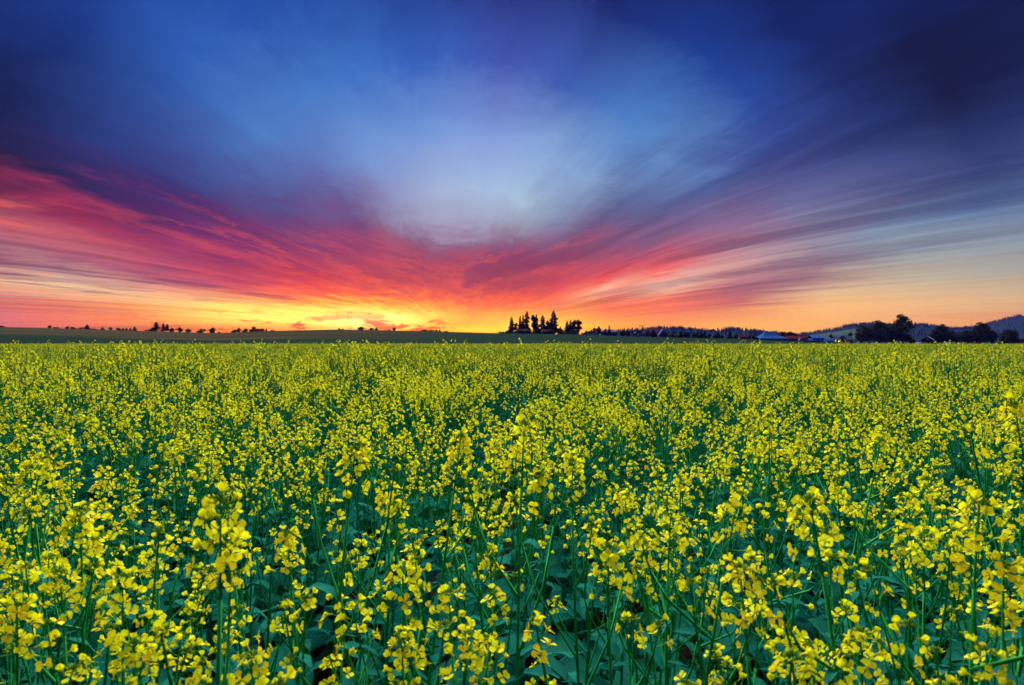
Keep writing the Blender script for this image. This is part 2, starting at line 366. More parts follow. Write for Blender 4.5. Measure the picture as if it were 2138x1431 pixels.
def scatter(name, points, rots, scales, idx, sources, kind='stuff', label=None, cat=None):
    """ONE object of stuff: sources placed on the points with geometry nodes"""
    me = bpy.data.meshes.new(name)
    me.from_pydata([tuple(p) for p in points], [], [])
    n = len(points)
    for nm, ty, arr in (('rot', 'FLOAT_VECTOR', np.asarray(rots, dtype=np.float32).ravel()), ('scl', 'FLOAT_VECTOR', np.asarray(scales, dtype=np.float32).ravel())):
        at = me.attributes.new(nm, ty, 'POINT'); at.data.foreach_set('vector', arr)
    at = me.attributes.new('idx', 'INT', 'POINT'); at.data.foreach_set('value', np.asarray(idx, dtype=np.int32))
    o = bpy.data.objects.new(name, me); COL.objects.link(o)
    c = bpy.data.collections.new(name + '_kinds')
    for s_ in sources: c.objects.link(s_)
    ng = bpy.data.node_groups.new(name, 'GeometryNodeTree')
    ng.interface.new_socket('Geometry', in_out='INPUT', socket_type='NodeSocketGeometry')
    ng.interface.new_socket('Geometry', in_out='OUTPUT', socket_type='NodeSocketGeometry')
    gi = ng.nodes.new('NodeGroupInput'); go = ng.nodes.new('NodeGroupOutput')
    ci = ng.nodes.new('GeometryNodeCollectionInfo'); ci.inputs['Collection'].default_value = c
    ci.inputs['Separate Children'].default_value = True; ci.inputs['Reset Children'].default_value = True
    ip = ng.nodes.new('GeometryNodeInstanceOnPoints'); ip.inputs['Pick Instance'].default_value = True
    def attr(nm, ty):
        a = ng.nodes.new('GeometryNodeInputNamedAttribute'); a.data_type = ty; a.inputs['Name'].default_value = nm
        return a.outputs['Attribute']
    e2r = ng.nodes.new('FunctionNodeEulerToRotation')
    L = ng.links.new
    L(gi.outputs[0], ip.inputs['Points']); L(ci.outputs[0], ip.inputs['Instance'])
    L(attr('idx', 'INT'), ip.inputs['Instance Index'])
    L(attr('rot', 'FLOAT_VECTOR'), e2r.inputs[0]); L(e2r.outputs[0], ip.inputs['Rotation'])
    L(attr('scl', 'FLOAT_VECTOR'), ip.inputs['Scale'])
    L(ip.outputs[0], go.inputs[0])
    md = o.modifiers.new('scatter', 'NODES'); md.node_group = ng
    tag(o, label, cat, None, kind)
    return o

def source(name, me):
    return bpy.data.objects.new(name, me)

def interp(x, tab):
    return float(np.interp(x, [t[0] for t in tab], [t[1] for t in tab]))

# ------------------------------------------------------------------ terrain
CREST = [(-1200, 676), (-400, 678), (0, 681.5), (100, 684), (200, 687), (300, 690), (450, 694.5), (550, 690.5), (700, 687), (850, 689.5), (1000, 693.5), (1060, 695),
         (1220, 697.5), (1300, 701), (1400, 703.5), (1540, 706), (1640, 711), (1720, 714.5), (1800, 716.5), (2200, 717.5), (3500, 717.5)]
CDIST = [(-1200, 500), (1060, 500), (1300, 470), (1500, 420), (1650, 400), (3500, 400)]
def field_end(X): return interp(X, [(-400, 112), (700, 118), (1300, 125), (1500, 150), (1640, 240), (1720, 372), (2600, 380)])
def crest_h(X): return CAM_H + (HOR - interp(X, CREST)) / FPX * interp(X, CDIST)
def px_of(x, y): return CX + FPX * x / y if y > 1 else (CX + (99999 if x > 0 else -99999))
def ground_h(x, y):
    d = y
    if d <= 100: return 0.0
    X = px_of(x, y)
    X = max(-1200, min(3500, X))
    D = interp(X, CDIST); hc = crest_h(X)
    t = min(1.0, (d - 100) / (D - 100))
    if d > D: return hc - min(0.02 * (d - D), 3.0)
    h = hc * (0.55 * t + 0.45 * t * t * (3 - 2 * t))
    e = field_end(X); low = min(h, CAM_H - 3.7 / FPX * d - 1.07)
    k = min(1.0, max(0.0, (d - e) / 22.0))
    return low + (h - low) * k
def at(X, d):
    """ground point in the photograph's column X at depth d"""
    x = (X - CX) / FPX * d
    return Vector((x, d, ground_h(x, d)))
def row_z(Y, d): return CAM_H + (HOR - Y) / FPX * d

def ground_material():
    m = bpy.data.materials.new('field_ground'); m.use_nodes = True
    t = m.node_tree; t.nodes.clear(); n = NG(t)
    tcn = n.new('ShaderNodeTexCoord'); s = n.new('ShaderNodeSeparateXYZ'); t.links.new(tcn.outputs['Object'], s.inputs[0])
    x, y, z = s.outputs
    f1 = n.noise(tcn.outputs['Object'], 9.0, 6, 0.65)
    soil = n.mix(n.rng(f1, 0.3, 0.7), (0.007, 0.006, 0.006, 1), (0.022, 0.016, 0.013, 1))
    big = n.noise(n.xyz(n.m('MULTIPLY', x, 0.006), n.m('MULTIPLY', y, 0.03), 0.0), 1.0, 5, 0.6)
    rows = n.noise(n.xyz(n.m('MULTIPLY', x, 0.012), n.m('MULTIPLY', y, 0.16), 2.0), 1.0, 3, 0.6)
    stub = n.mix(n.rng(big, 0.35, 0.65), (0.026, 0.023, 0.012, 1), (0.052, 0.040, 0.022, 1))
    stub = n.mix(n.m('MULTIPLY', n.rng(rows, 0.45, 0.62), 0.55), stub, (0.018, 0.021, 0.011, 1))
    green = n.mix(n.rng(rows, 0.35, 0.65), (0.008, 0.018, 0.012, 1), (0.013, 0.025, 0.017, 1))
    # ripening brown field on the left rise, young green crop below it and over to the right
    edge = n.m('ADD', n.m('ADD', y, n.m('MULTIPLY', x, 0.30)), n.m('MULTIPLY', n.m('SUBTRACT', big, 0.5), 70.0))
    isbrown = n.m('MULTIPLY', n.rng(edge, 170.0, 200.0), n.rng(n.m('ADD', x, n.m('MULTIPLY', n.m('SUBTRACT', big, 0.5), 120.0)), -10.0, -90.0))
    crop = n.mix(isbrown, green, stub)
    col = n.mix(n.rng(y, 118.0, 124.0), soil, crop)
    b = n.new('ShaderNodeBsdfPrincipled'); n.put(b.inputs['Base Color'], col); b.inputs['Roughness'].default_value = 1.0; b.inputs['Specular IOR Level'].default_value = 0.0
    bn = n.new('ShaderNodeBump'); bn.inputs['Strength'].default_value = 0.7; bn.inputs['Distance'].default_value = 0.05
    n.put(bn.inputs['Height'], f1); t.links.new(bn.outputs[0], b.inputs['Normal'])
    o = n.new('ShaderNodeOutputMaterial'); t.links.new(b.outputs[0], o.inputs['Surface'])
    return m
M_GROUND = ground_material()

def build_ground():
    ys = [-400, -100, -30, -10, -3, 0, 1, 2, 3, 4.5, 6, 8, 11, 15, 20, 28, 40, 55, 75, 100] + list(np.linspace(112, 520, 60)) + [560, 620, 700, 850, 1100, 1500, 2200, 3500, 6000, 10000]
    v = []; f = []
    us = np.linspace(-1.75, 1.75, 260)
    for y in ys:
        w = max(y, 12.0) if y > 0 else 400.0
        w = max(w, 60.0)
        for u in us:
            x = u * w
            v.append((x, y, ground_h(x, y)))
    n = len(us)
    for i in range(len(ys) - 1):
        for k in range(n - 1):
            f.append((i * n + k, i * n + k + 1, (i + 1) * n + k + 1, (i + 1) * n + k))
    me = bpy.data.meshes.new('ground'); me.from_pydata(v, [], f); me.materials.append(M_GROUND)
    me.polygons.foreach_set('use_smooth', np.ones(len(f), dtype=bool)); me.update()
    o = bpy.data.objects.new('ground', me); COL.objects.link(o)
    tag(o, None, None, None, 'structure')
build_ground()

# ------------------------------------------------------------------ canola
M_PETAL = material('canola_petal', (0.85, 0.86, 0.010, 1), 0.55, tint=(0.88, 0.58, 0.012, 1), transl=0.36, spec=0.06)
M_BUD = material('canola_bud', (0.06, 0.26, 0.04, 1), 0.6, tint=(0.55, 0.58, 0.03, 1), transl=0.15)
M_STEM = material('canola_stem', (0.008, 0.21, 0.060, 1), 0.5, tint=(0.02, 0.27, 0.045, 1), spec=0.06)
M_LEAF = material('canola_leaf', (0.004, 0.105, 0.085, 1), 0.62, tint=(0.016, 0.17, 0.12, 1), spec=0.0, transl=0.2)
CM = [M_PETAL, M_BUD, M_STEM, M_LEAF]

def petal(mb, ang, open_, L, W, rows, tint, cup=0.0):
    prof = {4: [(0, .12), (.38, .34), (.75, 1.0), (1.0, .55)], 3: [(0, .15), (.6, .9), (1.0, .6)], 2: [(0.0, .35), (1.0, .95)]}[rows]
    ca, sa = math.cos(ang), math.sin(ang)
    z = 0.0; r = 0.0006; last = 0.0; vs = []
    for s, w in prof:
        ds = (s - last) * L; last = s
        th = open_ * min(1.0, 0.25 + s * 0.95)
        z += ds * math.cos(th); r += ds * math.sin(th)
        hw = w * W * 0.5
        zz = z + cup * hw * 0.3
        vs.append((r * ca - hw * sa, r * sa + hw * ca, zz)); vs.append((r * ca + hw * sa, r * sa - hw * ca, zz))
    if rows == 4:
        z += 0.10 * L * math.cos(open_); r += 0.10 * L * math.sin(open_)
        vs.append((r * ca, r * sa, z))
    fs = [(2 * i, 2 * i + 1, 2 * i + 3, 2 * i + 2) for i in range(rows - 1)]
    if rows == 4: fs.append((6, 7, 8))
    mb.add(vs, fs, 0, tint)

def flower(open_deg, rows, rnd, size=1.0):
    mb = MB()
    L = 0.0122 * size; W = 0.0106 * size
    base = rnd.uniform(0, 6.28)
    ti = rnd.random() ** 4 * 0.8
    for k, a in enumerate((-0.62, 0.62, math.pi - 0.62, math.pi + 0.62)):
        petal(mb, base + a + rnd.uniform(-.12, .12), R(open_deg + rnd.uniform(-14, 14)), L * rnd.uniform(.88, 1.1), W * rnd.uniform(.9, 1.1), rows, min(1, max(0, ti + rnd.uniform(-.1, .1))), rnd.uniform(-.5, 1))
    if rows == 4:
        # calyx tube and stamens
        mb.tube([(0, 0, -.004 * size), (0, 0, .003 * size)], [.0014 * size, .0022 * size], 4, 1, 0.75, cap=False)
        mb.tube([(0, 0, .002 * size), (0.0004, 0, .0085 * size)], [.0016 * size, .0012 * size], 4, 0, 0.7)
    return mb

def bud(mb, p, d, L, w, t, n=4):
    d = d.normalized(); a = d.cross(Vector((.3, .9, .1))).normalized(); b = d.cross(a)
    vs = [p] + [p + d * L * .5 + (a * math.cos(6.283 * k / n) + b * math.sin(6.283 * k / n)) * w for k in range(n)] + [p + d * L]
    fs = []
    for k in range(n):
        k2 = (k + 1) % n
        fs.append((0, 1 + k2, 1 + k)); fs.append((n + 1, 1 + k, 1 + k2))
    mb.add(vs, fs, 1, t)

def dir_matrix(p, d, spin=0.0, sc=1.0):
    return Matrix.Translation(p) @ d.to_track_quat('Z', 'Y').to_matrix().to_4x4() @ Matrix.Rotation(spin, 4, 'Z') @ Matrix.Scale(sc, 4)

def raceme(rnd, lod, big=1.0, nflow=16):
    """flower head, its top at the origin, axis +Z. returns (bare mesh builder, [flower matrices, flower kind])"""
    mb = MB(); fl = []
    axis_len = 0.16 * big
    if lod == 0: mb.tube([(0, 0, -axis_len), (0, 0, -.06 * big), (0, 0, 0)], [.0022, .0018, .0013], 4, 2, rnd.random())
    elif lod == 1: mb.tube([(0, 0, -axis_len), (0, 0, 0)], [.0024, .0016], 3, 2, .5, cap=False)
    nb = {0: 22, 1: 7, 2: 2}[lod]
    for k in range(nb):
        th = rnd.random() ** .7 * 1.15; ph = k * 2.4
        d = Vector((math.sin(th) * math.cos(ph), math.sin(th) * math.sin(ph), math.cos(th)))
        s = {0: 1.0, 1: 1.7, 2: 3.0}[lod]
        bud(mb, d * .006 * big + Vector((0, 0, -.004)), d, .0085 * s * rnd.uniform(.8, 1.2), .0021 * s, (0.15 + .75 * (th / 1.15) ** 3) * rnd.uniform(.7, 1.1), 4 if lod == 0 else 3)
    nf = {0: nflow, 1: max(4, int(nflow * .36)), 2: max(2, int(nflow * .22))}[lod]
    for k in range(nf):
        u = (k + rnd.random() * .6) / nf
        zz = -.003 - (u ** 1.15) * .075 * big
        ph = k * 2.39996 + rnd.uniform(-.25, .25)
        up = 1.05 - .9 * u + rnd.uniform(-.25, .25)
        d = Vector((math.cos(ph), math.sin(ph), up)).normalized()
        pl = (.012 + .014 * u) * big * rnd.uniform(.8, 1.25)
        p0 = Vector((0, 0, zz)); p1 = p0 + d * pl
        if lod == 0: mb.tube([p0, p0 + d * pl * .5 - Vector((0, 0, .001)), p1], [.0007, .0006, .0008], 3, 2, .8, cap=False)
        d2 = (d + Vector((rnd.uniform(-.5, .5), rnd.uniform(-.5, .5), rnd.uniform(-.45, .35)))).normalized()
        kind = rnd.choice((0, 0, 1, 1, 2, 3, 4)) if u > .12 else rnd.choice((3, 4))
        sc = rnd.uniform(.85, 1.15) * (1.0 if lod < 2 else 1.15)
        fl.append((dir_matrix(p1 + d2 * .003, d2, rnd.uniform(0, 6.28), sc), kind))
    # young pods below the open flowers
    npd = {0: 11, 1: 12, 2: 9}[lod]
    for k in range(npd):
        u = k / npd
        zz = -(.085 if lod == 0 else .03) * big - u * (axis_len - .03 * big) * 1.3
        ph = k * 2.4 + 1
        d = Vector((math.cos(ph), math.sin(ph), .55)).normalized(); d2 = Vector((math.cos(ph), math.sin(ph), 1.5)).normalized()
        p0 = Vector((0, 0, zz)); l1 = .014 * rnd.uniform(.8, 1.3); l2 = .03 * rnd.uniform(.4, 1.2) * (.5 + u)
        pr = (.0006, .0012, .0028)[lod]
        mb.tube([p0, p0 + d * l1, p0 + d * l1 + d2 * l2 * (1, 1.3, 1.6)[lod]], [pr, pr, pr * .7], 3, 2, .7, cap=False)
    return mb, fl

def leaf_mesh(rnd, L, W, lod, lobed):
    """leaf along +X from the origin, blade facing +Z"""
    mb = MB(); n = 7 if lod == 0 else 4
    t = rnd.random()
    bend = rnd.uniform(.5, 1.5); tw = rnd.uniform(-.7, .7); x = z = 0.0; vs = []
    for i in range(n):
        u = i / (n - 1)
        if lobed: w = (.10 + .28 * min(1, u * 3) * (1 if i % 2 else .72) + .62 * math.sin(min(1, max(0, (u - .2) / .8)) * math.pi * .86 + .15)) * W * .5
        else: w = (.35 + .65 * math.sin(u * math.pi * .75 + .5)) * W * .5 * (1 - u ** 4)
        if u >= .999: w = W * .06
        th = .55 - bend * u
        if i: x += L / (n - 1) * math.cos(th); z += L / (n - 1) * math.sin(th)
        s = math.sin(tw * u); c = math.cos(tw * u)
        wav = .10 * W * math.sin(i * 2.1 + t * 6)
        vs += [(x, -w * c, z - w * s + .28 * w + wav), (x, 0, z), (x, w * c, z + w * s + .28 * w - wav)]
    fs = []
    for i in range(n - 1):
        a = i * 3
        fs += [(a, a + 3, a + 4, a + 1), (a + 1, a + 4, a + 5, a + 2)]
    mb.add(vs, fs, 3, t)
    return mb

FL0 = [[flower(o, 4, random.Random(i * 31 + j)) for j in range(3)] for i, o in enumerate((84, 74, 55, 34, 22))]
FL1 = [[flower(o, 3, random.Random(i * 37 + j)) for j in range(4)] for i, o in enumerate((84, 74, 55, 36, 26))]
FL2 = [[flower(o, 2, random.Random(i * 41 + j)) for j in range(4)] for i, o in enumerate((84, 74, 60, 46, 40))]
FL = {0: FL0, 1: FL1, 2: FL2}

def plant(seed, lod, H=1.1, nbr=None, rich=False):
    """one canola plant as a dict of pieces; H is the height of the top of its main flower head"""
    rnd = random.Random(seed)
    P = {'stem': MB(), 'leaf': [], 'head': []}
    lean = (rnd.uniform(-.07, .07), rnd.uniform(-.07, .07))
    def axis(t): return Vector((lean[0] * t * t * 1.3 + .012 * math.sin(t * 5 + seed), lean[1] * t * t * 1.3 + .012 * math.cos(t * 4 + seed), H * t))
    top = axis(1.0); tdir = (axis(1.0) - axis(.92)).normalized()
    ns = 8 if lod == 0 else (5 if lod == 1 else 3)
    ts = [i / (ns - 1) * (1 - .10) for i in range(ns)]
    tint = rnd.random()
    P['stem'].tube([axis(t) for t in ts], [.0058 * (1 - .62 * t) for t in ts], 6 if lod == 0 else 3, 2, tint)
    rb, fl = raceme(rnd, lod, rnd.uniform(.95, 1.2), rnd.randint(8, 14) if not rich else rnd.randint(13, 18))
    P['head'].append((dir_matrix(top, tdir), rb, fl))
    nb = nbr if nbr is not None else rnd.randint(3, 5)
    ph0 = rnd.uniform(0, 6.28)
    for k in range(nb):
        t0 = .46 + .40 * (k + rnd.random() * .6) / nb
        ph = ph0 + k * 2.4
        b0 = axis(t0)
        reach = rnd.uniform(.07, .17); topz = H * rnd.uniform(.78, .985)
        if topz < b0.z + .15: topz = b0.z + .15
        e = Vector((b0.x + reach * math.cos(ph), b0.y + reach * math.sin(ph), topz))
        m1 = b0 + Vector((math.cos(ph) * reach * .62, math.sin(ph) * reach * .62, (topz - b0.z) * .38))
        m2 = b0.lerp(e, .72) + Vector((math.cos(ph), math.sin(ph), 0)) * reach * .16
        dd = (e - m2).normalized()
        e2 = e - dd * .11
        pts = [b0, m1, m2, e2] if lod < 2 else [b0, m1, e2]
        P['stem'].tube(pts, [.0032, .0027, .0022, .0019][:len(pts)], 4 if lod == 0 else 3, 2, tint, cap=False)
        rb, fl = raceme(rnd, lod, rnd.uniform(.7, 1.0), rnd.randint(2, 8))
        P['head'].append((dir_matrix(e, dd), rb, fl))
        # a small leaf where the branch leaves the stem
        if lod < 2:
            lm = leaf_mesh(rnd, rnd.uniform(.06, .11), rnd.uniform(.018, .03), 1 if lod else 0, False)
            P['leaf'].append((Matrix.Translation(b0) @ Matrix.Rotation(ph + .3, 4, 'Z'), lm))
    nl = {0: 9, 1: 8, 2: 6}[lod]
    for k in range(nl):
        u = k / nl
        t0 = .08 + .56 * u
        b0 = axis(t0)
        big = u < .62
        L = rnd.uniform(.17, .28) * (1.05 - .4 * u) if big else rnd.uniform(.08, .14)
        W = L * (rnd.uniform(.36, .5) if big else rnd.uniform(.22, .32))
        if lod == 2: L *= 1.3; W *= 1.4
        lm = leaf_mesh(rnd, L, W, 0 if lod == 0 else 1, big)
        P['leaf'].append((Matrix.Translation(b0) @ Matrix.Rotation(ph0 + 1.1 + k * 2.4, 4, 'Z') @ Matrix.Rotation(rnd.uniform(-.7, .1), 4, 'Y'), lm))
    P['lod'] = lod; P['H'] = H
    return P

def head_full(P, k):
    M, rb, fl = P['head'][k]
    mb = MB(); mb.merge(rb)
    for i, (fm, kind) in enumerate(fl):
        mb.merge(FL[P['lod']][kind][i % len(FL[P['lod']][kind])], fm)
    return mb

def plant_joined(P):
    mb = MB(); mb.merge(P['stem'])
    for M, lm in P['leaf']: mb.merge(lm, M)
    for k, (M, rb, fl) in enumerate(P['head']): mb.merge(head_full(P, k), M)
    return mb

# --- near plants: every one a thing with its parts
NV = 9
VAR0 = []
for i in range(NV + 5):
    P = plant(100 + i * 7, 0, 1.10, None, i >= NV)
    V = {'stem': P['stem'].mesh('stem', CM, True), 'leaf': [(M, lm.mesh('leaf', CM, True)) for M, lm in P['leaf']],
         'head': [(M, head_full(P, k).mesh('flower_head', CM), rb.mesh('flower_head', CM), fl) for k, (M, rb, fl) in enumerate(P['head'])]}
    V['top'] = P['head'][0][0].to_translation()
    VAR0.append(V)
FLM = [[f.mesh('flower', CM) for f in row] for row in FL0]

def put_plant(vi, x, y, top_z, rz, label, group, flowers=False, sxy=1.0, tip=None):
    V = VAR0[vi]
    s = top_z / 1.10
    o = empty('canola_plant', (x, y, 0), rz)
    o.scale = (sxy, sxy, s)
    if tip is not None:      # stand the plant so that the top of its main flower head is at (x, y)
        t = Matrix.Rotation(rz, 4, 'Z') @ Vector((V['top'].x * sxy, V['top'].y * sxy, 0))
        o.location = (x - t.x, y - t.y, 0)
    tag(o, label, 'plant', group)
    link_mesh('stem', V['stem'], o)
    for M, me in V['leaf']: link_mesh('leaf', me, o, M)
    for M, full, bare, fl in V['head']:
        if flowers:
            h = link_mesh('flower_head', bare, o, M)
            for i, (fm, kind) in enumerate(fl): link_mesh('flower', FLM[kind][i % len(FLM[kind])], h, fm)
        else:
            link_mesh('flower_head', full, o, M)
    return o

HERO = [  # column and row of the top of the flower head in the photograph, depth in metres, label
 (460, 1068, .70, 'tall canola plant with the large blurred flower head, left of centre in front'),
 (742, 955, 1.0, 'tall canola plant with orange-tinged flower head, standing above its neighbours left of centre'),
 (255, 1225, .82, 'canola plant with wide open four-petal flower beside green buds, lower left'),
 (125, 1212, .92, 'canola plant with low cluster of flowers beside the lower left edge'),
 (35, 1285, .80, 'canola plant at the lower left edge with dense yellow cluster'),
 (280, 1362, .80, 'canola plant with flower head low at the bottom left, pods below it'),
 (530, 1388, .76, 'canola plant with green bud crown cut by the bottom edge, left of centre'),
 (735, 1280, .92, 'canola plant with loose flower head low in front, left of centre'),
 (838, 1352, .90, 'small canola flower head near the bottom edge left of centre'),
 (1012, 1345, 1.05, 'small canola plant with low flower head near the bottom edge at centre'),
 (1270, 1160, .90, 'canola plant with open flowers beside green buds, right of centre in front'),
 (1545, 1205, .78, 'canola plant with round green bud crown and big open flowers, right of centre in front'),
 (1690, 1060, .86, 'tall upright canola plant with broad flower crown, right part of the foreground'),
 (2045, 1068, .78, 'tall canola plant with large loose flower head near the lower right edge'),
 (2095, 1200, .78, 'canola plant with drooping flowers and bud crown at the lower right edge'),
 (1800, 1340, .76, 'canola plant with the widest dense flower crown at the bottom, right of centre'),
 (2060, 1378, .76, 'canola plant with flowers cut by the bottom edge at lower right'),
 (1650, 1345, .86, 'canola plant with single flowers beside the widest crown at the bottom right'),
 (1095, 900, 1.15, 'tall canola plant standing out above its neighbours at centre'),
 (962, 925, 1.2, 'canola plant with full flower head left of the tallest one at centre'),
 (1195, 975, 1.25, 'canola plant with full flower head right of the tallest one at centre'),
 (2118, 862, 1.0, 'tall canola plant against the right edge reaching high above the others'),
 (330, 1155, 1.2, 'canola plant with small bud crown behind the large blurred flower head'),
 (1400, 1090, 1.1, 'canola plant with tight flower cluster halfway up, right of centre'),
 (600, 1130, 1.0, 'canola plant with long bare stem right of the large blurred flower head'),
 (1930, 1130, 1.05, 'canola plant with spread flowers left of the tall one near the right edge'),
 (90, 960, 1.3, 'tall canola plant near the left edge with full flower head'),
 (1840, 930, 1.35, 'tall canola plant with full flower head, right part of the field'),
]
hero_xy = []
rr = random.Random(5)
for i, (X, Y, d, lab) in enumerate(HERO):
    d *= 1.14
    x = (X - CX) / FPX * d
    put_plant(NV + i % 5, x, d, row_z(Y, d) + .012, rr.uniform(0, 6.28), lab, 'canola plants in the nearest rows', True, 1.0, True)
    hero_xy.append((x, d))

# --- the rest of the field: sow positions, nearest first
def canopy_h(x, y):
    n = math.sin(x * 1.7 + y * .6) * .5 + math.sin(y * 1.3 - x * .8 + 1.0) * .5 + math.sin(x * .37 + y * .23) * .6
    return 1.055 + .03 * n - .11 * max(0.0, min(1.0, (3.2 - y) / 2.2))
DENS_NEAR = 24.0
def sow(y0, y1, dens, half=0.92, pad=0.5):
    area = half * (y1 * y1 - y0 * y0) + 2 * pad * (y1 - y0)
    n = int(area * dens)
    y = np.sqrt(rng.random(n) * (y1 * y1 - y0 * y0) + y0 * y0)
    x = (rng.random(n) * 2 - 1) * (half * y + pad)
    return x, y
nx, ny = sow(0.80, 4.35, DENS_NEAR)
order = np.argsort(nx * nx + ny * ny)
placed = list(hero_xy); n_ind = 0; rest = []
for i in order:
    x, y = float(nx[i]), float(ny[i])
    if any((x - a) ** 2 + (y - b) ** 2 < .085 ** 2 for a, b in placed): continue
    infr = abs(x) < .86 * y
    hz = min(1.27, max(.80, canopy_h(x, y) + rr.gauss(0, .085)))
    if y < 1.0: hz = min(hz, 1.45 - y * .36)       # nothing rears up right before the lens
    placed.append((x, y))
    if infr and n_ind < 300 - len(HERO):
        put_plant(rr.randrange(NV), x, y, hz, rr.uniform(0, 6.28), 'yellow flowering canola plant among the nearest rows of the field', 'canola plants in the nearest rows', False, rr.uniform(.85, 1.1))
        n_ind += 1
    else:
        rest.append((x, y, hz, 0))
src0 = [source('canola_a%d' % i, plant_joined(plant(100 + i * 7, 0, 1.10)).mesh('canola', CM)) for i in range(NV)]
src1 = [source('canola_b%d' % i, plant_joined(plant(300 + i * 7, 1, 1.10, 2 + i % 3)).mesh('canola', CM)) for i in range(9)]
src2 = [source('canola_c%d' % i, plant_joined(plant(500 + i * 7, 2, 1.10, 2 + i % 2)).mesh('canola', CM)) for i in range(8)]
# at far distance whole square metres of crop are one piece
def crop_patch(seed, size=2.0):
    rnd = random.Random(seed); mb = MB()
    for k in range(100):
        x, y = rnd.uniform(-.5, .5) * size, rnd.uniform(-.5, .5) * size
        H = 1.055 + rnd.gauss(0, .075)
        mb.tube([(x, y, .25), (x, y, H - .05)], [.008, .005], 3, 2, rnd.random(), cap=False)
        for j in range(3):
            hx, hy = x + rnd.uniform(-.12, .12), y + rnd.uniform(-.12, .12); hz = H - (0 if j == 0 else rnd.uniform(.03, .2))
            for q_ in range(1 if j else 2):
                c = Vector((hx + rnd.uniform(-.04, .04), hy + rnd.uniform(-.04, .04), hz - rnd.uniform(0, .1)))
                a = Vector((rnd.gauss(0, 1), rnd.gauss(0, 1), rnd.gauss(0, 1))).normalized() * .017; b = a.cross(Vector((rnd.gauss(0, 1), rnd.gauss(0, 1), rnd.gauss(0, 1)))).normalized() * .017
                mb.add([c - a, c + b, c + a, c - b], [(0, 1, 2, 3)], 0, rnd.random() ** 2 * .8)
            bud(mb, Vector((hx, hy, hz - .02)), Vector((0, 0, 1)), .03, .012, .4, 3)
        for j in range(15):
            c = Vector((x + rnd.uniform(-.15, .15), y + rnd.uniform(-.15, .15), rnd.uniform(.45, 1.04)))
            a = Vector((rnd.gauss(0, 1), rnd.gauss(0, 1), rnd.gauss(0, 1.6))).normalized() * rnd.uniform(.05, .12); b = a.cross(Vector((rnd.gauss(0, 1), rnd.gauss(0, 1), rnd.gauss(0, 1)))).normalized() * .035
            mb.add([c - a, c + b, c + a, c - b], [(0, 1, 2, 3)], 3, rnd.random())
    return mb
src3 = [source('canola_d%d' % i, crop_patch(900 + i).mesh('canola', CM)) for i in range(6)]
SRC = src0 + src1 + src2 + src3
pts, rots, scl, idx = [], [], [], []
def stuff_pt(x, y, hz, base, n, tilt=.05, sxy=None):
    pts.append((x, y, ground_h(x, y))); rots.append((rr.gauss(0, tilt), rr.gauss(0, tilt), rr.uniform(0, 6.28)))
    k = sxy if sxy else rr.uniform(.85, 1.15)
    scl.append((k, k, hz / 1.10)); idx.append(base + rr.randrange(n))
for x, y, hz, b in rest: stuff_pt(x, y, hz, 0, NV)
for (y0, y1, dens, base, n) in ((4.35, 6.5, 24, 0, NV), (6.5, 17, 24, NV, 9), (17, 46, 21, NV + 9, 8)):
    x_, y_ = sow(y0, y1, dens)
    for x, y in zip(x_.tolist(), y_.tolist()):
        if rr.random() > .80 + .30 * math.sin(x * .9 + 1.3 * math.sin(y * .35)) * math.sin(y * .6 + .8 * math.sin(x * .5)): continue
        stuff_pt(x, y, min(1.44, max(.70, canopy_h(x, y) + .01 + rr.gauss(0, .10) + (rr.uniform(.10, .28) if rr.random() < .12 else 0))), base, n)
for k in range(230):       # tall plants that stick out over the far edge of the crop
    y = 5.5 + 19 * rr.random() ** 1.3; x = rr.uniform(-.86, .86) * y
    stuff_pt(x, y, row_z(rr.uniform(709, 726) if x < .55 * y else rr.uniform(712, 734), y), NV if y < 15 else NV + 9, 9 if y < 15 else 8, .03, .95)
for iy in range(0, 400):
    y = 47 + iy * 1.7
    if y > 125: break
    W = .95 * y
    for ix in range(int(-W / 1.7), int(W / 1.7) + 1):
        x = ix * 1.7 + rr.uniform(-.2, .2)
        if y < field_end(px_of(x, y)) + 1: stuff_pt(x, y + rr.uniform(-.2, .2), 1.10 * (1 + .05 * math.sin(x * .2) * math.sin(y * .17)), NV + 17, 6, .01, 1.0)
scatter('canola_field', pts, rots, scl, idx, SRC, 'stuff', 'yellow flowering canola crop filling the field behind the nearest rows', 'crop')
print('canola instances', len(pts), 'individual', n_ind + len(HERO))

# far canopy of the crop where single plants can no longer be told apart
def canopy_material():
    m = bpy.data.materials.new('far_canola'); m.use_nodes = True
    t = m.node_tree; t.nodes.clear(); n = NG(t)
    tcn = n.new('ShaderNodeTexCoord')
    f = n.noise(tcn.outputs['Object'], 3.5, 6, 0.7); f2 = n.noise(tcn.outputs['Object'], .06, 3, 0.5)
    c = n.mix(n.rng(f, .40, .60), (0.02, 0.065, 0.008, 1), (0.22, 0.20, 0.005, 1))
    c = n.mix(n.m('MULTIPLY', n.rng(f2, .4, .62), .4), c, (0.20, 0.24, 0.012, 1))
    b = n.new('ShaderNodeBsdfPrincipled'); n.put(b.inputs['Base Color'], c); b.inputs['Roughness'].default_value = .9; b.inputs['Specular IOR Level'].default_value = .1
    bn = n.new('ShaderNodeBump'); bn.inputs['Strength'].default_value = 1.0; bn.inputs['Distance'].default_value = .3
    n.put(bn.inputs['Height'], f); t.links.new(bn.outputs[0], b.inputs['Normal'])
    o = n.new('ShaderNodeOutputMaterial'); t.links.new(b.outputs[0], o.inputs['Surface'])
    return m
M_CANOPY = canopy_material()
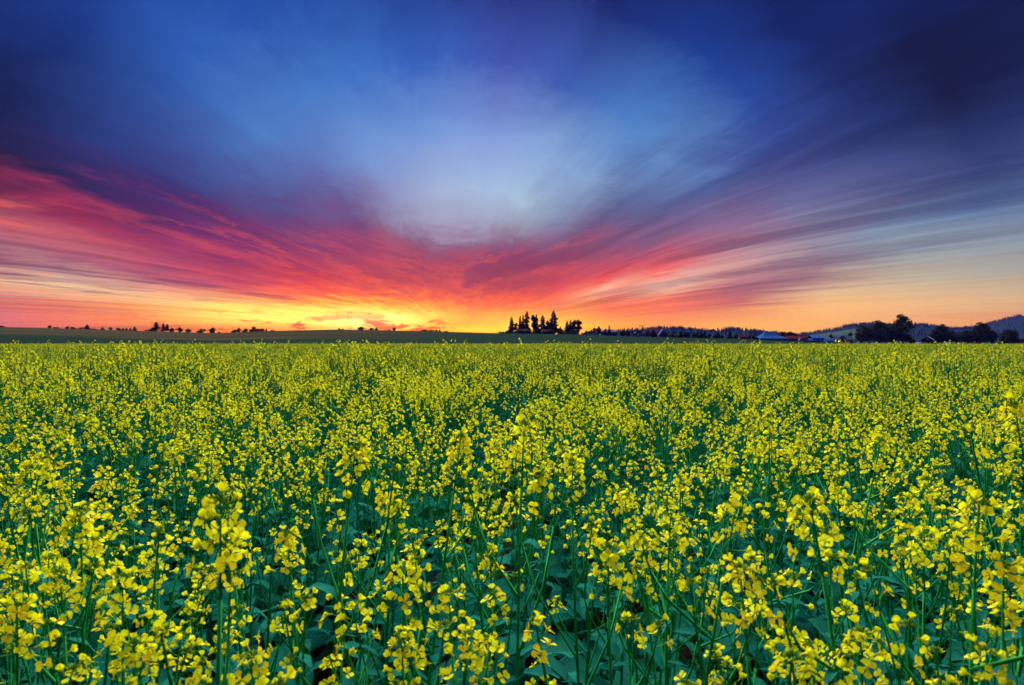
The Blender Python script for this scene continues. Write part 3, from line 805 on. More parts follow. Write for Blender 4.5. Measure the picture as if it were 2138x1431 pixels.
def far_canopy():
    mb = MB(); us = np.linspace(-.98, .98, 150); nr = 26
    grid = []
    for k, u in enumerate(us):
        X = CX + FPX * u; e = field_end(X)
        for j in range(nr):
            y = 108 + (e - 108) * (j / (nr - 2)) if j < nr - 1 else e + .15
            x = u * y
            z = ground_h(x, y) + (1.02 + random.uniform(-.05, .05) if j < nr - 1 else .02)
            grid.append((x, y, z))
    fs = []
    for k in range(len(us) - 1):
        for j in range(nr - 1):
            a = k * nr + j
            fs.append((a, a + nr, a + nr + 1, a + 1))
    mb.add(grid, fs, 0)
    o = mb.build('far_canola_canopy', M_CANOPY)
    tag(o, 'smooth olive yellow band of far canola running to the farmstead', 'crop', None, 'stuff')
far_canopy()
# ------------------------------------------------------------------ far hills
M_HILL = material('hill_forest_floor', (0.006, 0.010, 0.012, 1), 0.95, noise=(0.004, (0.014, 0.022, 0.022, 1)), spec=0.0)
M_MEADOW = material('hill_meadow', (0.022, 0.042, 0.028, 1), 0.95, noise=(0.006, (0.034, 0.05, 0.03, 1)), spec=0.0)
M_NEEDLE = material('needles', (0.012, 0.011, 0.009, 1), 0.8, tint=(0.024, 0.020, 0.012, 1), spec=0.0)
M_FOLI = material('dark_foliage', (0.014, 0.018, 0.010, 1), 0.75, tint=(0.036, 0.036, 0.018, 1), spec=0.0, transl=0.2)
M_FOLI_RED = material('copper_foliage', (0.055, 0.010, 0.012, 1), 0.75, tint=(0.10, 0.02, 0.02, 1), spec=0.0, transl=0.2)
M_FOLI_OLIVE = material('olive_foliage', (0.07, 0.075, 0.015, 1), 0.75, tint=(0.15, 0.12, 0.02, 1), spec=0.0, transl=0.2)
M_BARK = material('bark', (0.035, 0.024, 0.018, 1), 0.9, noise=(3.0, (0.06, 0.045, 0.035, 1)))

HILLS = [
 ('low forested ridge behind the farmhouses right of centre', 2300, [(1180, 704), (1240, 695), (1300, 691), (1350, 686.5), (1390, 684.5), (1420, 685.5), (1445, 688), (1480, 691.5), (1505, 690), (1525, 687), (1550, 688.5), (1590, 693), (1630, 697), (1665, 701), (1700, 706)], None),
 ('gentle hill with a pale meadow below its wooded crest', 2600, [(1600, 708), (1650, 700), (1675, 696.5), (1700, 693.5), (1740, 687), (1775, 679.5), (1800, 676.5), (1822, 675.5), (1850, 678), (1880, 678.5), (1915, 677), (1940, 678), (1960, 682.5), (1985, 685.5), (2020, 686), (2060, 690), (2110, 700)], (1685, 1800)),
 ('high dark forested hill rising out of the right edge', 2900, [(1960, 700), (1990, 688), (2020, 683), (2040, 680), (2060, 676), (2080, 670.5), (2100, 665), (2138, 658), (2200, 650), (2300, 644), (2450, 650), (2700, 664)], None),
]
def far_conifer(seed):
    rnd = random.Random(seed); mb = MB()
    mb.tube([(0, 0, 0), (0, 0, .35)], [.02, .015], 3, 0, .2, cap=False)
    for k in range(4):
        z0 = .10 + k * .22; r = .21 * (1 - k * .21) * rnd.uniform(.85, 1.15); n = 6; z1 = z0 + .34
        ring = [(r * rnd.uniform(.7, 1.15) * math.cos(6.283 * i / n), r * rnd.uniform(.7, 1.15) * math.sin(6.283 * i / n), z0 + rnd.uniform(-.03, .03)) for i in range(n)]
        mb.add(ring + [(0, 0, min(1.0, z1))], [(i, (i + 1) % n, n) for i in range(n)], 0, rnd.random())
    return mb
for lab, D, prof, meadow in HILLS:
    mb = MB(); X0, X1 = prof[0][0], prof[-1][0]
    Xs = np.linspace(X0, X1, 90); steps = [(.50, 0), (.62, .16), (.74, .38), (.86, .70), (.94, .92), (1.0, 1.0), (1.08, .85), (1.3, 0)]
    def hill_z(X, fr, D=D, prof=prof):
        top = row_z(interp(X, prof), D)
        return top * fr
    vs_ = []; mm = []
    for X in Xs:
        for s_, fr in steps:
            d = D * s_; vs_.append(((X - CX) / FPX * d, d, hill_z(X, fr) * (1 if fr else 0) - (2.0 if fr == 0 else 0)))
    ns_ = len(steps)
    for i in range(len(Xs) - 1):
        for j in range(ns_ - 1):
            a = i * ns_ + j
            mdw = 1 if meadow and meadow[0] < Xs[i] < meadow[1] and 1 <= j <= 2 else 0
            mb.f.append((a, a + ns_, a + ns_ + 1, a + 1)); mb.m.append(mdw); mb.t.append(.5)
    mb.v = vs_
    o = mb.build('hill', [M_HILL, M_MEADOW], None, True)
    tag(o, lab, None, None, 'structure')
    P_, R_, S_, I_ = [], [], [], []
    rh = random.Random(D)
    for k in range(1500 if D < 2800 else 1700):
        X = rh.uniform(X0, X1)
        if meadow and k % 3 and rh.random() < .6: X = rh.uniform(meadow[1] - 40, X1)
        s_ = 1.0 - abs(rh.gauss(0, .09)) if k % 2 else rh.uniform(.62, 1.0)
        if k % 3 == 0: s_ = rh.uniform(.985, 1.005)
        fr = interp(s_, steps)
        if meadow and meadow[0] < X < meadow[1] and .60 < s_ < .88: continue
        d = D * s_
        h = rh.uniform(6, 12.5) if rh.random() < .9 else rh.uniform(12, 17)
        if fr < .25: h *= .8
        P_.append(((X - CX) / FPX * d, d, hill_z(X, fr) - .8)); R_.append((0, 0, rh.uniform(0, 6.28))); S_.append((h * 1.15, h * 1.15, h)); I_.append(rh.randrange(3))
    srcs = [source('hill_conifer_%d' % k, far_conifer(k + D).mesh('hill_conifer', [M_NEEDLE])) for k in range(3)]
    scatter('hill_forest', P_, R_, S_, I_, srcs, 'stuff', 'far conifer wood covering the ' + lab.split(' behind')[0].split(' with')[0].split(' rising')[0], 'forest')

# ------------------------------------------------------------------ trees
def conifer_mesh(seed, ragged=.5, droop=.35, width=.17, bare=.12):
    """unit height conifer: trunk and crown of ragged boughs"""
    rnd = random.Random(seed); tr = MB(); cr = MB()
    tr.tube([(0, 0, -.03), (.004, 0, .5), (0, .003, .97)], [.016, .010, .003], 5, 0)
    nw = 22
    for k in range(nw):
        u = k / (nw - 1); z = bare + (1 - bare - .02) * u
        rw = width * (1 - u) ** .62 * (rnd.uniform(1 - ragged * .7, 1.0 + ragged * .3)) + .022
        nb = 9 if u < .8 else 6
        for j in range(nb):
            if rnd.random() < ragged * .28: continue
            a = rnd.uniform(0, 6.28); L = rw * rnd.uniform(.55, 1.15)
            ca, sa = math.cos(a), math.sin(a)
            for q_ in range(4):
                r0 = L * (.12 + .24 * q_); r1 = r0 + L * .34; zz = z - droop * r0 + rnd.uniform(-.008, .008); w = L * .34 * (1.1 - q_ * .2) + .012
                z1 = z - droop * r1 + rnd.uniform(-.012, .008); tw = rnd.uniform(-.6, .6)
                cr.add([(r0 * ca - w * sa, r0 * sa + w * ca, zz - w * tw), (r0 * ca + w * sa, r0 * sa - w * ca, zz + w * tw), (r1 * ca, r1 * sa, z1)], [(0, 1, 2)], 0, rnd.random())
                cr.add([(r0 * ca, r0 * sa, zz + .004), (r1 * ca, r1 * sa, z1), ((r0 + r1) * .5 * ca, (r0 + r1) * .5 * sa, zz - .045 - w * .6)], [(0, 1, 2)], 0, rnd.random())
    cr.add([(-.012, 0, .95), (.012, 0, .95), (0, 0, 1.0)], [(0, 1, 2)], 0, .5)
    return tr, cr
def broad_mesh(seed, clumps, leaves=70, size=.045, trunk=.3):
    """unit height broadleaf tree. clumps: (x, y, z, rx, rz) lobes of foliage"""
    rnd = random.Random(seed); tr = MB(); cr = MB()
    tr.tube([(0, 0, -.03), (.01, 0, trunk * .6), (0, .01, trunk + .18)], [.03, .024, .012], 6, 0)
    for (x, y, z, rx, rz) in clumps:
        tr.tube([(0, 0, trunk * .75), (x * .5, y * .5, (trunk * .75 + z) * .5), (x, y, z)], [.014, .010, .004], 4, 0)
        for k in range(leaves):
            d = Vector((rnd.gauss(0, 1), rnd.gauss(0, 1), rnd.gauss(0, 1))).normalized() * (rnd.random() ** .38) * rnd.uniform(.75, 1.12)
            c = Vector((x + d.x * rx, y + d.y * rx, z + d.z * rz))
            a = Vector((rnd.gauss(0, 1), rnd.gauss(0, 1), rnd.gauss(0, 1))).normalized() * size * rnd.uniform(.5, 1.2)
            b = a.cross(Vector((rnd.gauss(0, 1), rnd.gauss(0, 1), rnd.gauss(0, 1)))).normalized() * size * rnd.uniform(.4, .9)
            cr.add([c - a, c + b, c + a, c - b], [(0, 1, 2, 3)], 0, rnd.random())
    return tr, cr
CON = []
for k, (rg, dr, wd, ba) in enumerate(((.35, .35, .17, .08), (.75, .25, .19, .16), (.55, .5, .15, .05), (.85, .15, .20, .25))):
    tr, cr = conifer_mesh(40 + k, rg, dr, wd, ba)
    CON.append((tr.mesh('trunk', [M_BARK]), cr.mesh('crown', [M_NEEDLE])))
def lobes(seed, n, w, zc, zr, rx, rz):
    rnd = random.Random(seed)
    return [(rnd.uniform(-w, w), rnd.uniform(-w, w), zc + rnd.uniform(-zr, zr), rx * rnd.uniform(.7, 1.25), rz * rnd.uniform(.7, 1.25)) for _ in range(n)]
BRO = []
for k, (n, w, zc, zr, rx, rz, lv, sz, tk) in enumerate(((13, .20, .52, .30, .17, .16, 110, .042, .10), (11, .26, .44, .26, .24, .22, 120, .058, .06), (11, .12, .50, .36, .12, .15, 100, .040, .10), (9, .45, .42, .26, .34, .30, 120, .09, .04))):
    tr, cr = broad_mesh(70 + k, lobes(k * 3 + 1, n, w, zc, zr, rx, rz) + [(0, 0, .84, rx * .75, .15)], lv, sz, tk)
    BRO.append((tr.mesh('trunk', [M_BARK]), cr))
cl = []
_r = random.Random(9)
for z, w in ((.20, .20), (.30, .26), (.42, .29), (.54, .30), (.66, .27), (.78, .22), (.88, .14), (.94, .06)):
    for a in range(4 if w > .15 else 2):
        th = _r.uniform(0, 6.28); cl.append((w * math.cos(th) * .8, w * math.sin(th) * .8, z + _r.uniform(-.04, .04), .13, .10))
tr, cr = broad_mesh(99, cl, 75, .036, .12)
BRO.append((tr.mesh('trunk', [M_BARK]), cr))
BRO_M = {}
def crown_of(k, mat):
    key = (k, mat.name)
    if key not in BRO_M: BRO_M[key] = BRO[k][1].mesh('crown', [mat])
    return BRO_M[key]
def tree(X, top, base, d, kind, v, label, group=None, wpx=None, mat=None, name=None):
    """tree in column X from row top to row base at depth d; wpx is its width in photograph pixels"""
    p = at(X, d); h = (base - top) / FPX * d
    zb = row_z(base, d)
    p.z = min(p.z, zb) - .15
    h = row_z(top, d) - p.z
    con = kind == 'conifer'
    o = empty(name or ('conifer_tree' if con else 'broadleaf_tree'), p, (X * 1.7) % 6.28)
    natural = (.30 if con else (.56, .86, .40, 1.35, .68)[v])
    sx_ = h if wpx is None else (wpx / FPX * d) / natural
    o.scale = (sx_, sx_, h)
    if con: link_mesh('trunk', CON[v][0], o); link_mesh('crown', CON[v][1], o)
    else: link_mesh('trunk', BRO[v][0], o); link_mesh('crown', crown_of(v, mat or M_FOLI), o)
    tag(o, label, 'tree' if h > 4.0 else 'bush', group)
    return o
ORD = ['first', 'second', 'third', 'fourth', 'fifth', 'sixth', 'seventh', 'eighth', 'ninth', 'tenth', 'eleventh', 'twelfth', 'thirteenth', 'fourteenth', 'fifteenth', 'sixteenth', 'seventeenth', 'eighteenth', 'nineteenth', 'twentieth']
# small trees on the left skyline: column, height in pixels, width, kind, variant
LEFT = [(3, 4, 10, 'b', 1), (104, 7, 9, 'b', 1), (114, 4, 6, 'b', 1), (120, 5, 5, 'c', 0), (140, 6, 9, 'b', 3), (152, 5, 12, 'b', 3), (169, 4.5, 12, 'b', 3), (182, 11, 11, 'c', 0), (197, 3, 14, 'b', 3), (214, 7, 8, 'c', 2), (231, 7, 8, 'b', 1), (248, 6, 12, 'b', 3), (257, 7, 5, 'c', 0), (264, 7, 7, 'c', 2), (272, 7, 6, 'c', 0), (281, 10, 9, 'c', 2), (305, 4, 5, 'b', 1)]
for i, (X, hp, w, k, v) in enumerate(LEFT):
    b = interp(X, CREST) + .8
    tree(X, b - hp, b, 497, 'conifer' if k == 'c' else 'b', v, 'tiny dark %s on the left skyline, %s from the left edge' % ('conifer' if k == 'c' else 'rounded tree', ORD[i]), 'trees on the left skyline', w)
for X, hp, w, k, v, lab in [
    (326, 21, 12, 'c', 3, 'tall slender tree on the skyline, left of the pair'), (318, 6, 22, 'b', 3, 'low bush at the foot of the left slender skyline tree'),
    (341, 19, 9, 'c', 1, 'tall tree of the skyline pair with double top, left stem'), (349, 18, 8, 'c', 3, 'tall tree of the skyline pair with double top, right stem'),
    (359, 9, 13, 'b', 1, 'round bushy tree right of the tall skyline pair'), (375, 11, 14, 'b', 1, 'wider round tree touching the one right of the tall skyline pair'),
    (393, 8.5, 12, 'b', 1, 'squat round tree standing alone on the skyline'), (420, 9, 17, 'b', 3, 'broad round tree on the left skyline, widest of the lone ones'),
    (444, 12.5, 14, 'b', 1, 'ball shaped tree on a short trunk on the left skyline'), (457, 4, 6, 'b', 1, 'small shrub right of the ball shaped skyline tree'),
    (490, 7, 14, 'b', 3, 'low bush at the left end of the glowing clump by the house'), (499, 10, 9, 'b', 1, 'round tree in the glowing clump left of the small house'),
    (512, 8, 13, 'b', 3, 'bush just left of the small skyline house'), (530, 11, 20, 'b', 3, 'broad tree behind the small skyline house'), (549, 8, 6, 'c', 0, 'small pointed tree right of the small skyline house'), (556, 7, 5, 'c', 2, 'last small pointed tree of the clump by the skyline house'),
    (568, 3.5, 10, 'b', 3, 'low scrub right of the clump by the skyline house'), (708, 4, 7, 'b', 1, 'little bush left of the twin power poles'), (716, 3.5, 5, 'b', 1, 'smaller bush beside the one left of the twin power poles'),
    (754, 8, 16, 'b', 1, 'broad bush between the two pairs of power poles'), (776, 6, 12, 'b', 1, 'bush at the foot of the right pair of power poles'), (786, 7, 8, 'c', 2, 'pointed little tree right of the power poles'), (812, 3, 8, 'b', 3, 'low scrub between power poles and the lone little tree'),
    (823, 7.5, 7, 'b', 1, 'lone little round tree right of the power poles'), (885, 4, 18, 'b', 3, 'low hedge bush on the glowing crest, left one'), (900, 4, 16, 'b', 3, 'low hedge bush on the glowing crest, middle one'), (911, 6, 7, 'c', 0, 'small pointed tree on the glowing crest'), (918, 5, 8, 'c', 2, 'second small pointed tree on the glowing crest'), (930, 3, 14, 'b', 3, 'low hedge bush on the glowing crest, right one')]:
    b = interp(X, CREST) + .8
    tree(X, b - hp, b, 497, 'conifer' if k == 'c' else 'b', v, lab, 'trees on the left skyline', w)
# stand of tall conifers near the middle
for X, top, w, k, v, lab in [
    (1068, 659, 13, 'c', 1, 'leftmost tall ragged conifer of the central stand'), (1078, 672, 10, 'b', 2, 'short thin tree between the first conifers of the central stand'),
    (1086, 657, 11, 'c', 0, 'second tall conifer of the central stand, slender'), (1092, 653.5, 10, 'c', 2, 'third tall conifer of the central stand, close beside the slender one'),
    (1100, 646.5, 14, 'c', 1, 'tallest left conifer of the central stand with ragged top'), (1113, 655, 14, 'b', 2, 'dense dark tree in the middle of the central stand'),
    (1120, 654, 13, 'c', 0, 'dense pointed conifer in the middle of the central stand'), (1133, 656, 14, 'c', 3, 'open crowned tree right of the dense middle of the stand'), (1143, 667, 11, 'b', 2, 'low airy tree beside the lone tall conifer'),
    (1156, 646, 19, 'c', 1, 'lone tall conifer with tiers of clear branches, right end of the stand'), (1170, 681, 9, 'b', 1, 'small round tree right of the lone tall conifer'),
    (1184, 668, 14, 'c', 2, 'left spruce of the dense group right of the stand'), (1191, 665.5, 11, 'c', 0, 'pointed spruce in the dense group right of the stand'), (1200, 666, 14, 'b', 2, 'dense middle tree of the group right of the stand'), (1208, 665, 13, 'b', 2, 'dense right tree of the group right of the stand')]:
    tree(X, top, interp(X, CREST) + .5, 492, 'conifer' if k == 'c' else 'b', v, lab, 'trees of the central stand', w)
for X, top, w, lab in [(1050, 691, 22, 'leftmost low hedge bush under the central stand'), (1064, 688.5, 24, 'hedge bush under the first conifers of the central stand'), (1084, 687, 26, 'hedge bush under the slender conifers of the central stand'), (1106, 686.5, 26, 'hedge bush under the dense middle of the central stand'),
    (1128, 686, 26, 'hedge bush left of the lone tall conifer'), (1150, 687, 26, 'hedge bush under the lone tall conifer'), (1172, 687, 24, 'hedge bush between the stand and the dense group'), (1196, 686, 34, 'broad hedge bush under the dense group right of the stand'), (1225, 689, 17, 'low bush right of the dense group'), (1235, 687.5, 10, 'rounded bush at the right end of the hedge')]:
    tree(X, top, interp(X, CREST) + 1, 482, 'b', 3, lab, 'hedge bushes under the central stand', w, None, 'hedge_bush')
# trees among the farm buildings
for X, top, base, w, k, v, lab, mt in [
    (1241, 682.5, 697, 8, 'b', 2, 'thin tree left of the pale hip roofed house', None), (1250, 680, 698, 12, 'b', 1, 'bushy tree at the left end of the pale hip roofed house', None),
    (1264, 684, 698, 8, 'c', 0, 'pointed conifer before the pale hip roofed house', None), (1272, 677, 698, 7, 'c', 2, 'tall slim conifer before the middle of the pale hip roofed house', None), (1283, 692, 699, 9, 'b', 1, 'small bush before the right end of the pale house', None),
    (1301, 688, 700, 14, 'b', 1, 'bush right of the pale hip roofed house', None), (1310, 687, 701, 12, 'b', 1, 'taller bush right of the pale house, beside the gap', None), (1319, 690, 701, 10, 'b', 1, 'bush left of the parked white trailer', None), (1332, 687, 700, 8, 'b', 2, 'small tree behind the parked white trailer', None),
    (1349, 687, 702, 12, 'b', 1, 'dark bush at the left end of the long farmhouse', None), (1364, 690, 703, 14, 'b', 1, 'dark bush before the long farmhouse', None), (1376, 691, 703, 12, 'b', 1, 'dark bush left of the steep gable', None),
    (1398, 694, 702.5, 14, 'b', 1, 'olive yellow bush right of the steep gable', M_FOLI_OLIVE), (1405, 690, 703, 6, 'c', 0, 'narrow dark conifer behind the olive yellow bush', None), (1412, 695, 703, 9, 'b', 1, 'olive bush right of the narrow dark conifer', M_FOLI_OLIVE),
    (1421, 689.5, 703.5, 9, 'c', 0, 'left spruce of the three behind the green field', None), (1430, 691, 703.5, 10, 'c', 2, 'middle spruce of the three behind the green field', None), (1437, 690.5, 703.5, 9, 'c', 0, 'right spruce of the three behind the green field', None),
    (1449, 690.5, 704, 9, 'c', 2, 'first spruce of the windbreak row', None), (1456, 690, 704, 9, 'c', 0, 'second spruce of the windbreak row', None), (1464, 690.5, 704, 9, 'c', 2, 'third spruce of the windbreak row', None), (1471, 690, 704, 9, 'c', 0, 'fourth spruce of the windbreak row', None),
    (1481, 695, 705, 9, 'b', 1, 'round bush right of the spruce windbreak', None), (1493, 697, 706, 10, 'b', 1, 'bush left of the pointed spruce before the ridge', None), (1500, 691, 706, 11, 'c', 0, 'pointed spruce before the ridge, left one', None), (1507, 696, 706, 7, 'c', 2, 'small spruce beside the pointed one before the ridge', None),
    (1524, 690.5, 707, 12, 'c', 0, 'pointed spruce before the ridge, right one', None), (1537, 695, 707, 10, 'b', 1, 'bush left of the small red roofed house', None),
    (1565, 697, 708, 8, 'c', 2, 'dark spruce right of the small red roofed house', None), (1574, 698, 708, 9, 'b', 1, 'round dark tree left of the big blue barn', None), (1580, 702, 708, 8, 'b', 1, 'low bush touching the left end of the big blue barn', None),
    (1634, 691, 706, 22, 'b', 1, 'dark copper tree behind the right slope of the big blue barn', M_FOLI_RED), (1649, 690.5, 708, 18, 'b', 2, 'tall dark copper tree behind the red roofed house', M_FOLI_RED), (1660, 694, 708, 14, 'b', 1, 'lower copper tree behind the red roofed house', M_FOLI_RED),
    (1716, 703, 716, 14, 'b', 1, 'dark bush before the right end of the second blue barn', None), (1735, 696, 712, 8, 'b', 2, 'thin tree behind the gambrel house', None), (1776, 692, 714, 12, 'b', 2, 'grey tree behind the right end of the gambrel house', None),
    (1802, 680, 717, 32, 'b', 4, 'leftmost of the three tall cottonwoods, lower than the others', None), (1836, 671, 717, 48, 'b', 4, 'middle cottonwood with broad crown and bare trunk', None), (1884, 659, 717, 48, 'b', 4, 'tallest cottonwood with split top, right one of the three', None),
    (1862, 684, 717, 30, 'b', 4, 'narrow cottonwood filling the gap between the two tall ones', None), (1906, 706, 717, 20, 'b', 3, 'low shrub between the tallest cottonwood and the red barn', None),
    (1966, 678, 717, 36, 'b', 4, 'dark tree with rounded top right of the red barn', None), (1953, 690, 717, 22, 'b', 1, 'grey tree just behind the red barn roof', None), (1986, 690, 717, 40, 'b', 1, 'wide grey tree in the dark row, right of the rounded top', None), (2018, 688, 717, 40, 'b', 1, 'wide dark tree in the middle of the dark row', None),
    (2050, 674, 717, 38, 'b', 4, 'highest tree of the dark row with crested top', None), (2034, 690, 717, 30, 'b', 1, 'dark tree left of the crested one', None), (2072, 688, 717, 34, 'b', 1, 'last wide tree of the dark row', None), (2107, 685, 717.5, 26, 'b', 0, 'separate tree right of the dark row', None), (2118, 698, 717.5, 30, 'b', 3, 'broad bush under the separate tree near the right edge', None), (2134, 706, 717.5, 20, 'b', 3, 'low bush at the right edge', None), (2090, 706, 717.5, 18, 'b', 3, 'low bush between the dark row and the separate tree', None)]:
    dd = 400 if X > 1600 else interp(X, CDIST) - 3
    if 1630 <= X <= 1662: dd = 420
    tree(X, top, base, dd, 'conifer' if k == 'c' else 'b', v, lab, 'trees around the farm buildings', w, mt)

# ------------------------------------------------------------------ buildings
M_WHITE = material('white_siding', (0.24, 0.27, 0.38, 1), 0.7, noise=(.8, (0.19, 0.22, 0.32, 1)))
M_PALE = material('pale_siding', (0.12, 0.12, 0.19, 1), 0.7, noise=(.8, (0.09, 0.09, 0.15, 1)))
M_BLUEROOF = material('blue_metal_roof', (0.018, 0.058, 0.22, 1), 0.55, noise=(.6, (0.026, 0.075, 0.26, 1)), spec=0.0)
M_BLUEWALL = material('blue_grey_siding', (0.08, 0.15, 0.36, 1), 0.6, noise=(.6, (0.06, 0.12, 0.30, 1)))
M_SLATE = material('slate_roof', (0.030, 0.040, 0.085, 1), 0.6, noise=(1.0, (0.045, 0.055, 0.11, 1)))
M_DARKROOF = material('dark_shingle_roof', (0.045, 0.020, 0.050, 1), 0.7, noise=(1.0, (0.06, 0.03, 0.065, 1)))
M_REDROOF = material('red_roof', (0.075, 0.012, 0.018, 1), 0.7, noise=(1.0, (0.06, 0.01, 0.016, 1)))
M_REDWALL = material('red_barn_boards', (0.12, 0.010, 0.022, 1), 0.7, noise=(1.5, (0.09, 0.008, 0.018, 1)))
M_LILAC = material('lilac_grey_roof', (0.11, 0.085, 0.19, 1), 0.6, noise=(.8, (0.09, 0.07, 0.16, 1)))
M_GLASS = material('window_glass', (0.015, 0.018, 0.03, 1), 0.1, spec=.8)
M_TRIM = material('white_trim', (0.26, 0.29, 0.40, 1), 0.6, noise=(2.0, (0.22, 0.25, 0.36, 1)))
M_DOOR = material('dark_door', (0.05, 0.035, 0.03, 1), 0.6, noise=(2.0, (0.07, 0.05, 0.04, 1)))
M_TYRE = material('tyre', (0.01, 0.01, 0.01, 1), 0.8, noise=(5.0, (0.015, 0.015, 0.015, 1)))
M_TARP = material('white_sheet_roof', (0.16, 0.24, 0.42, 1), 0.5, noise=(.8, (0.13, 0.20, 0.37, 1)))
M_POLE = material('weathered_pole', (0.05, 0.04, 0.04, 1), 0.9, noise=(3.0, (0.08, 0.07, 0.07, 1)))
M_LAMP = bpy.data.materials.new('porch_light'); M_LAMP.use_nodes = True
_b = M_LAMP.node_tree.nodes['Principled BSDF']; _b.inputs['Base Color'].default_value = (1, .5, .2, 1); _b.inputs['Emission Color'].default_value = (1, .38, .10, 1); _b.inputs['Emission Strength'].default_value = 2.2

def sc(px, d): return px / FPX * d
def part(mb, name, mat, parent, smooth=False): return mb.build(name, mat, parent, smooth)
def gable_roof(x0, x1, y0, y1, ze, zr, axis='x', over=.3, th=.18):
    """gable roof slab; ridge along axis"""
    mb = MB()
    if axis == 'x':
        ym = (y0 + y1) / 2
        A = [(x0 - over, y0 - over, ze), (x1 + over, y0 - over, ze), (x1 + over, ym, zr), (x0 - over, ym, zr), (x0 - over, y1 + over, ze), (x1 + over, y1 + over, ze)]
        B = [(x, y, z + th) for x, y, z in A]
        mb.add(A + B, [(0, 1, 2, 3), (3, 2, 5, 4), (6, 9, 8, 7), (9, 10, 11, 8), (0, 6, 7, 1), (4, 5, 11, 10), (0, 3, 9, 6), (3, 4, 10, 9), (1, 7, 8, 2), (2, 8, 11, 5)])
    else:
        xm = (x0 + x1) / 2
        A = [(x0 - over, y0 - over, ze), (x0 - over, y1 + over, ze), (xm, y1 + over, zr), (xm, y0 - over, zr), (x1 + over, y0 - over, ze), (x1 + over, y1 + over, ze)]
        B = [(x, y, z + th) for x, y, z in A]
        mb.add(A + B, [(0, 3, 2, 1), (3, 4, 5, 2), (6, 7, 8, 9), (9, 8, 11, 10), (0, 1, 7, 6), (4, 10, 11, 5), (0, 6, 9, 3), (3, 9, 10, 4), (1, 2, 8, 7), (2, 5, 11, 8)])
    return mb
def hip_roof(x0, x1, y0, y1, ze, zr, inset, over=.3):
    ym = (y0 + y1) / 2
    mb = MB()
    mb.add([(x0 - over, y0 - over, ze), (x1 + over, y0 - over, ze), (x1 + over, y1 + over, ze), (x0 - over, y1 + over, ze), (x0 + inset, ym, zr), (x1 - inset, ym, zr)],
           [(0, 1, 5, 4), (1, 2, 5), (2, 3, 4, 5), (3, 0, 4), (0, 3, 2, 1)])
    return mb
def gable_wall(x0, x1, y0, y1, ze, zr, axis):
    mb = MB()
    if axis == 'x':
        ym = (y0 + y1) / 2
        v = [(x0, y0, 0), (x1, y0, 0), (x1, y1, 0), (x0, y1, 0), (x0, y0, ze), (x1, y0, ze), (x1, y1, ze), (x0, y1, ze), (x0, ym, zr), (x1, ym, zr)]
        mb.add(v, [(0, 1, 5, 4), (2, 3, 7, 6), (1, 2, 6, 9, 5), (3, 0, 4, 8, 7)])
    else:
        xm = (x0 + x1) / 2
        v = [(x0, y0, 0), (x1, y0, 0), (x1, y1, 0), (x0, y1, 0), (x0, y0, ze), (x1, y0, ze), (x1, y1, ze), (x0, y1, ze), (xm, y0, zr), (xm, y1, zr)]
        mb.add(v, [(0, 1, 5, 8, 4), (2, 3, 7, 9, 6), (1, 2, 6, 5), (3, 0, 4, 7)])
    return mb
def window(parent, x, z, w, h, y, name='window'):
    mb = MB(); mb.box((x - w / 2, y - .05, z), (x + w / 2, y + .02, z + h))
    o = part(mb, name, M_GLASS, parent)
    fr = MB(); t = .1
    fr.box((x - w / 2 - t, y - .09, z - t), (x + w / 2 + t, y + .01, z)); fr.box((x - w / 2 - t, y - .09, z + h), (x + w / 2 + t, y + .01, z + h + t))
    fr.box((x - w / 2 - t, y - .09, z), (x - w / 2, y + .01, z + h)); fr.box((x + w / 2, y - .09, z), (x + w / 2 + t, y + .01, z + h))
    part(fr, 'frame', M_TRIM, o)
def door(parent, x, w, h, y, mat=None):
    mb = MB(); mb.box((x - w / 2, y - .06, .02), (x + w / 2, y + .02, h))
    part(mb, 'door', mat or M_DOOR, parent)
def building(name, X, base, d, label, cat='house', rz=0.0):
    p = at(X, d); p.z = min(p.z, row_z(base, d)) - .05
    o = empty(name, p, rz); tag(o, label, cat)
    return o

# pale hip roofed house
b = building('house', 1272, 699, 474, 'pale lilac house with hip roof right of the central stand of trees')
mb = MB(); mb.box((-6.4, 0, 0), (6.4, 8, 3.0)); part(mb, 'wall', M_WHITE, b)
part(hip_roof(-6.4, 6.4, 0, 8, 3.0, 5.0, 3.6, .5), 'roof', M_LILAC, b)
for x in (-4.8, -1.6, 3.2, 5.2): window(b, x, 1.0, 1.1, 1.1, 0)
door(b, 1.0, 1.0, 2.1, 0)
# long dark farmhouse with dormers and steep gable
b = building('farmhouse', 1366, 703.5, 452, 'long dark roofed farmhouse with dormers before the low ridge')
mb = gable_wall(-7.6, 7.0, 0, 7, 3.2, 6.0, 'x'); part(mb, 'wall', M_PALE, b)
part(gable_roof(-7.6, 7.0, 0, 7, 3.2, 6.0), 'roof', M_DARKROOF, b)
for x in (-4.5, -.5):
    mb = gable_wall(x - 1.1, x + 1.1, .6, 2.6, 5.0 - .2, 5.9 - .2, 'y'); dm = part(mb, 'dormer', M_PALE, b)
    part(gable_roof(x - 1.1, x + 1.1, .6, 2.6, 4.8, 5.7, 'y', .15, .1), 'dormer_roof', M_DARKROOF, dm); 
    w_ = MB(); w_.box((x - .4, .52, 3.9), (x + .4, .62, 4.7)); part(w_, 'window', M_GLASS, dm)
for x in (-6, -3, 0, 3): window(b, x, 1.0, 1.1, 1.2, 0)
door(b, 5.4, 1.0, 2.1, 0)
mb = MB(); mb.box((3.4, 4.2, 5.4), (4.1, 4.9, 7.0)); part(mb, 'chimney', M_DARKROOF, b)
b = building('cottage', 1385, 703.5, 440, 'small house with steep pale gable beside the long dark farmhouse')
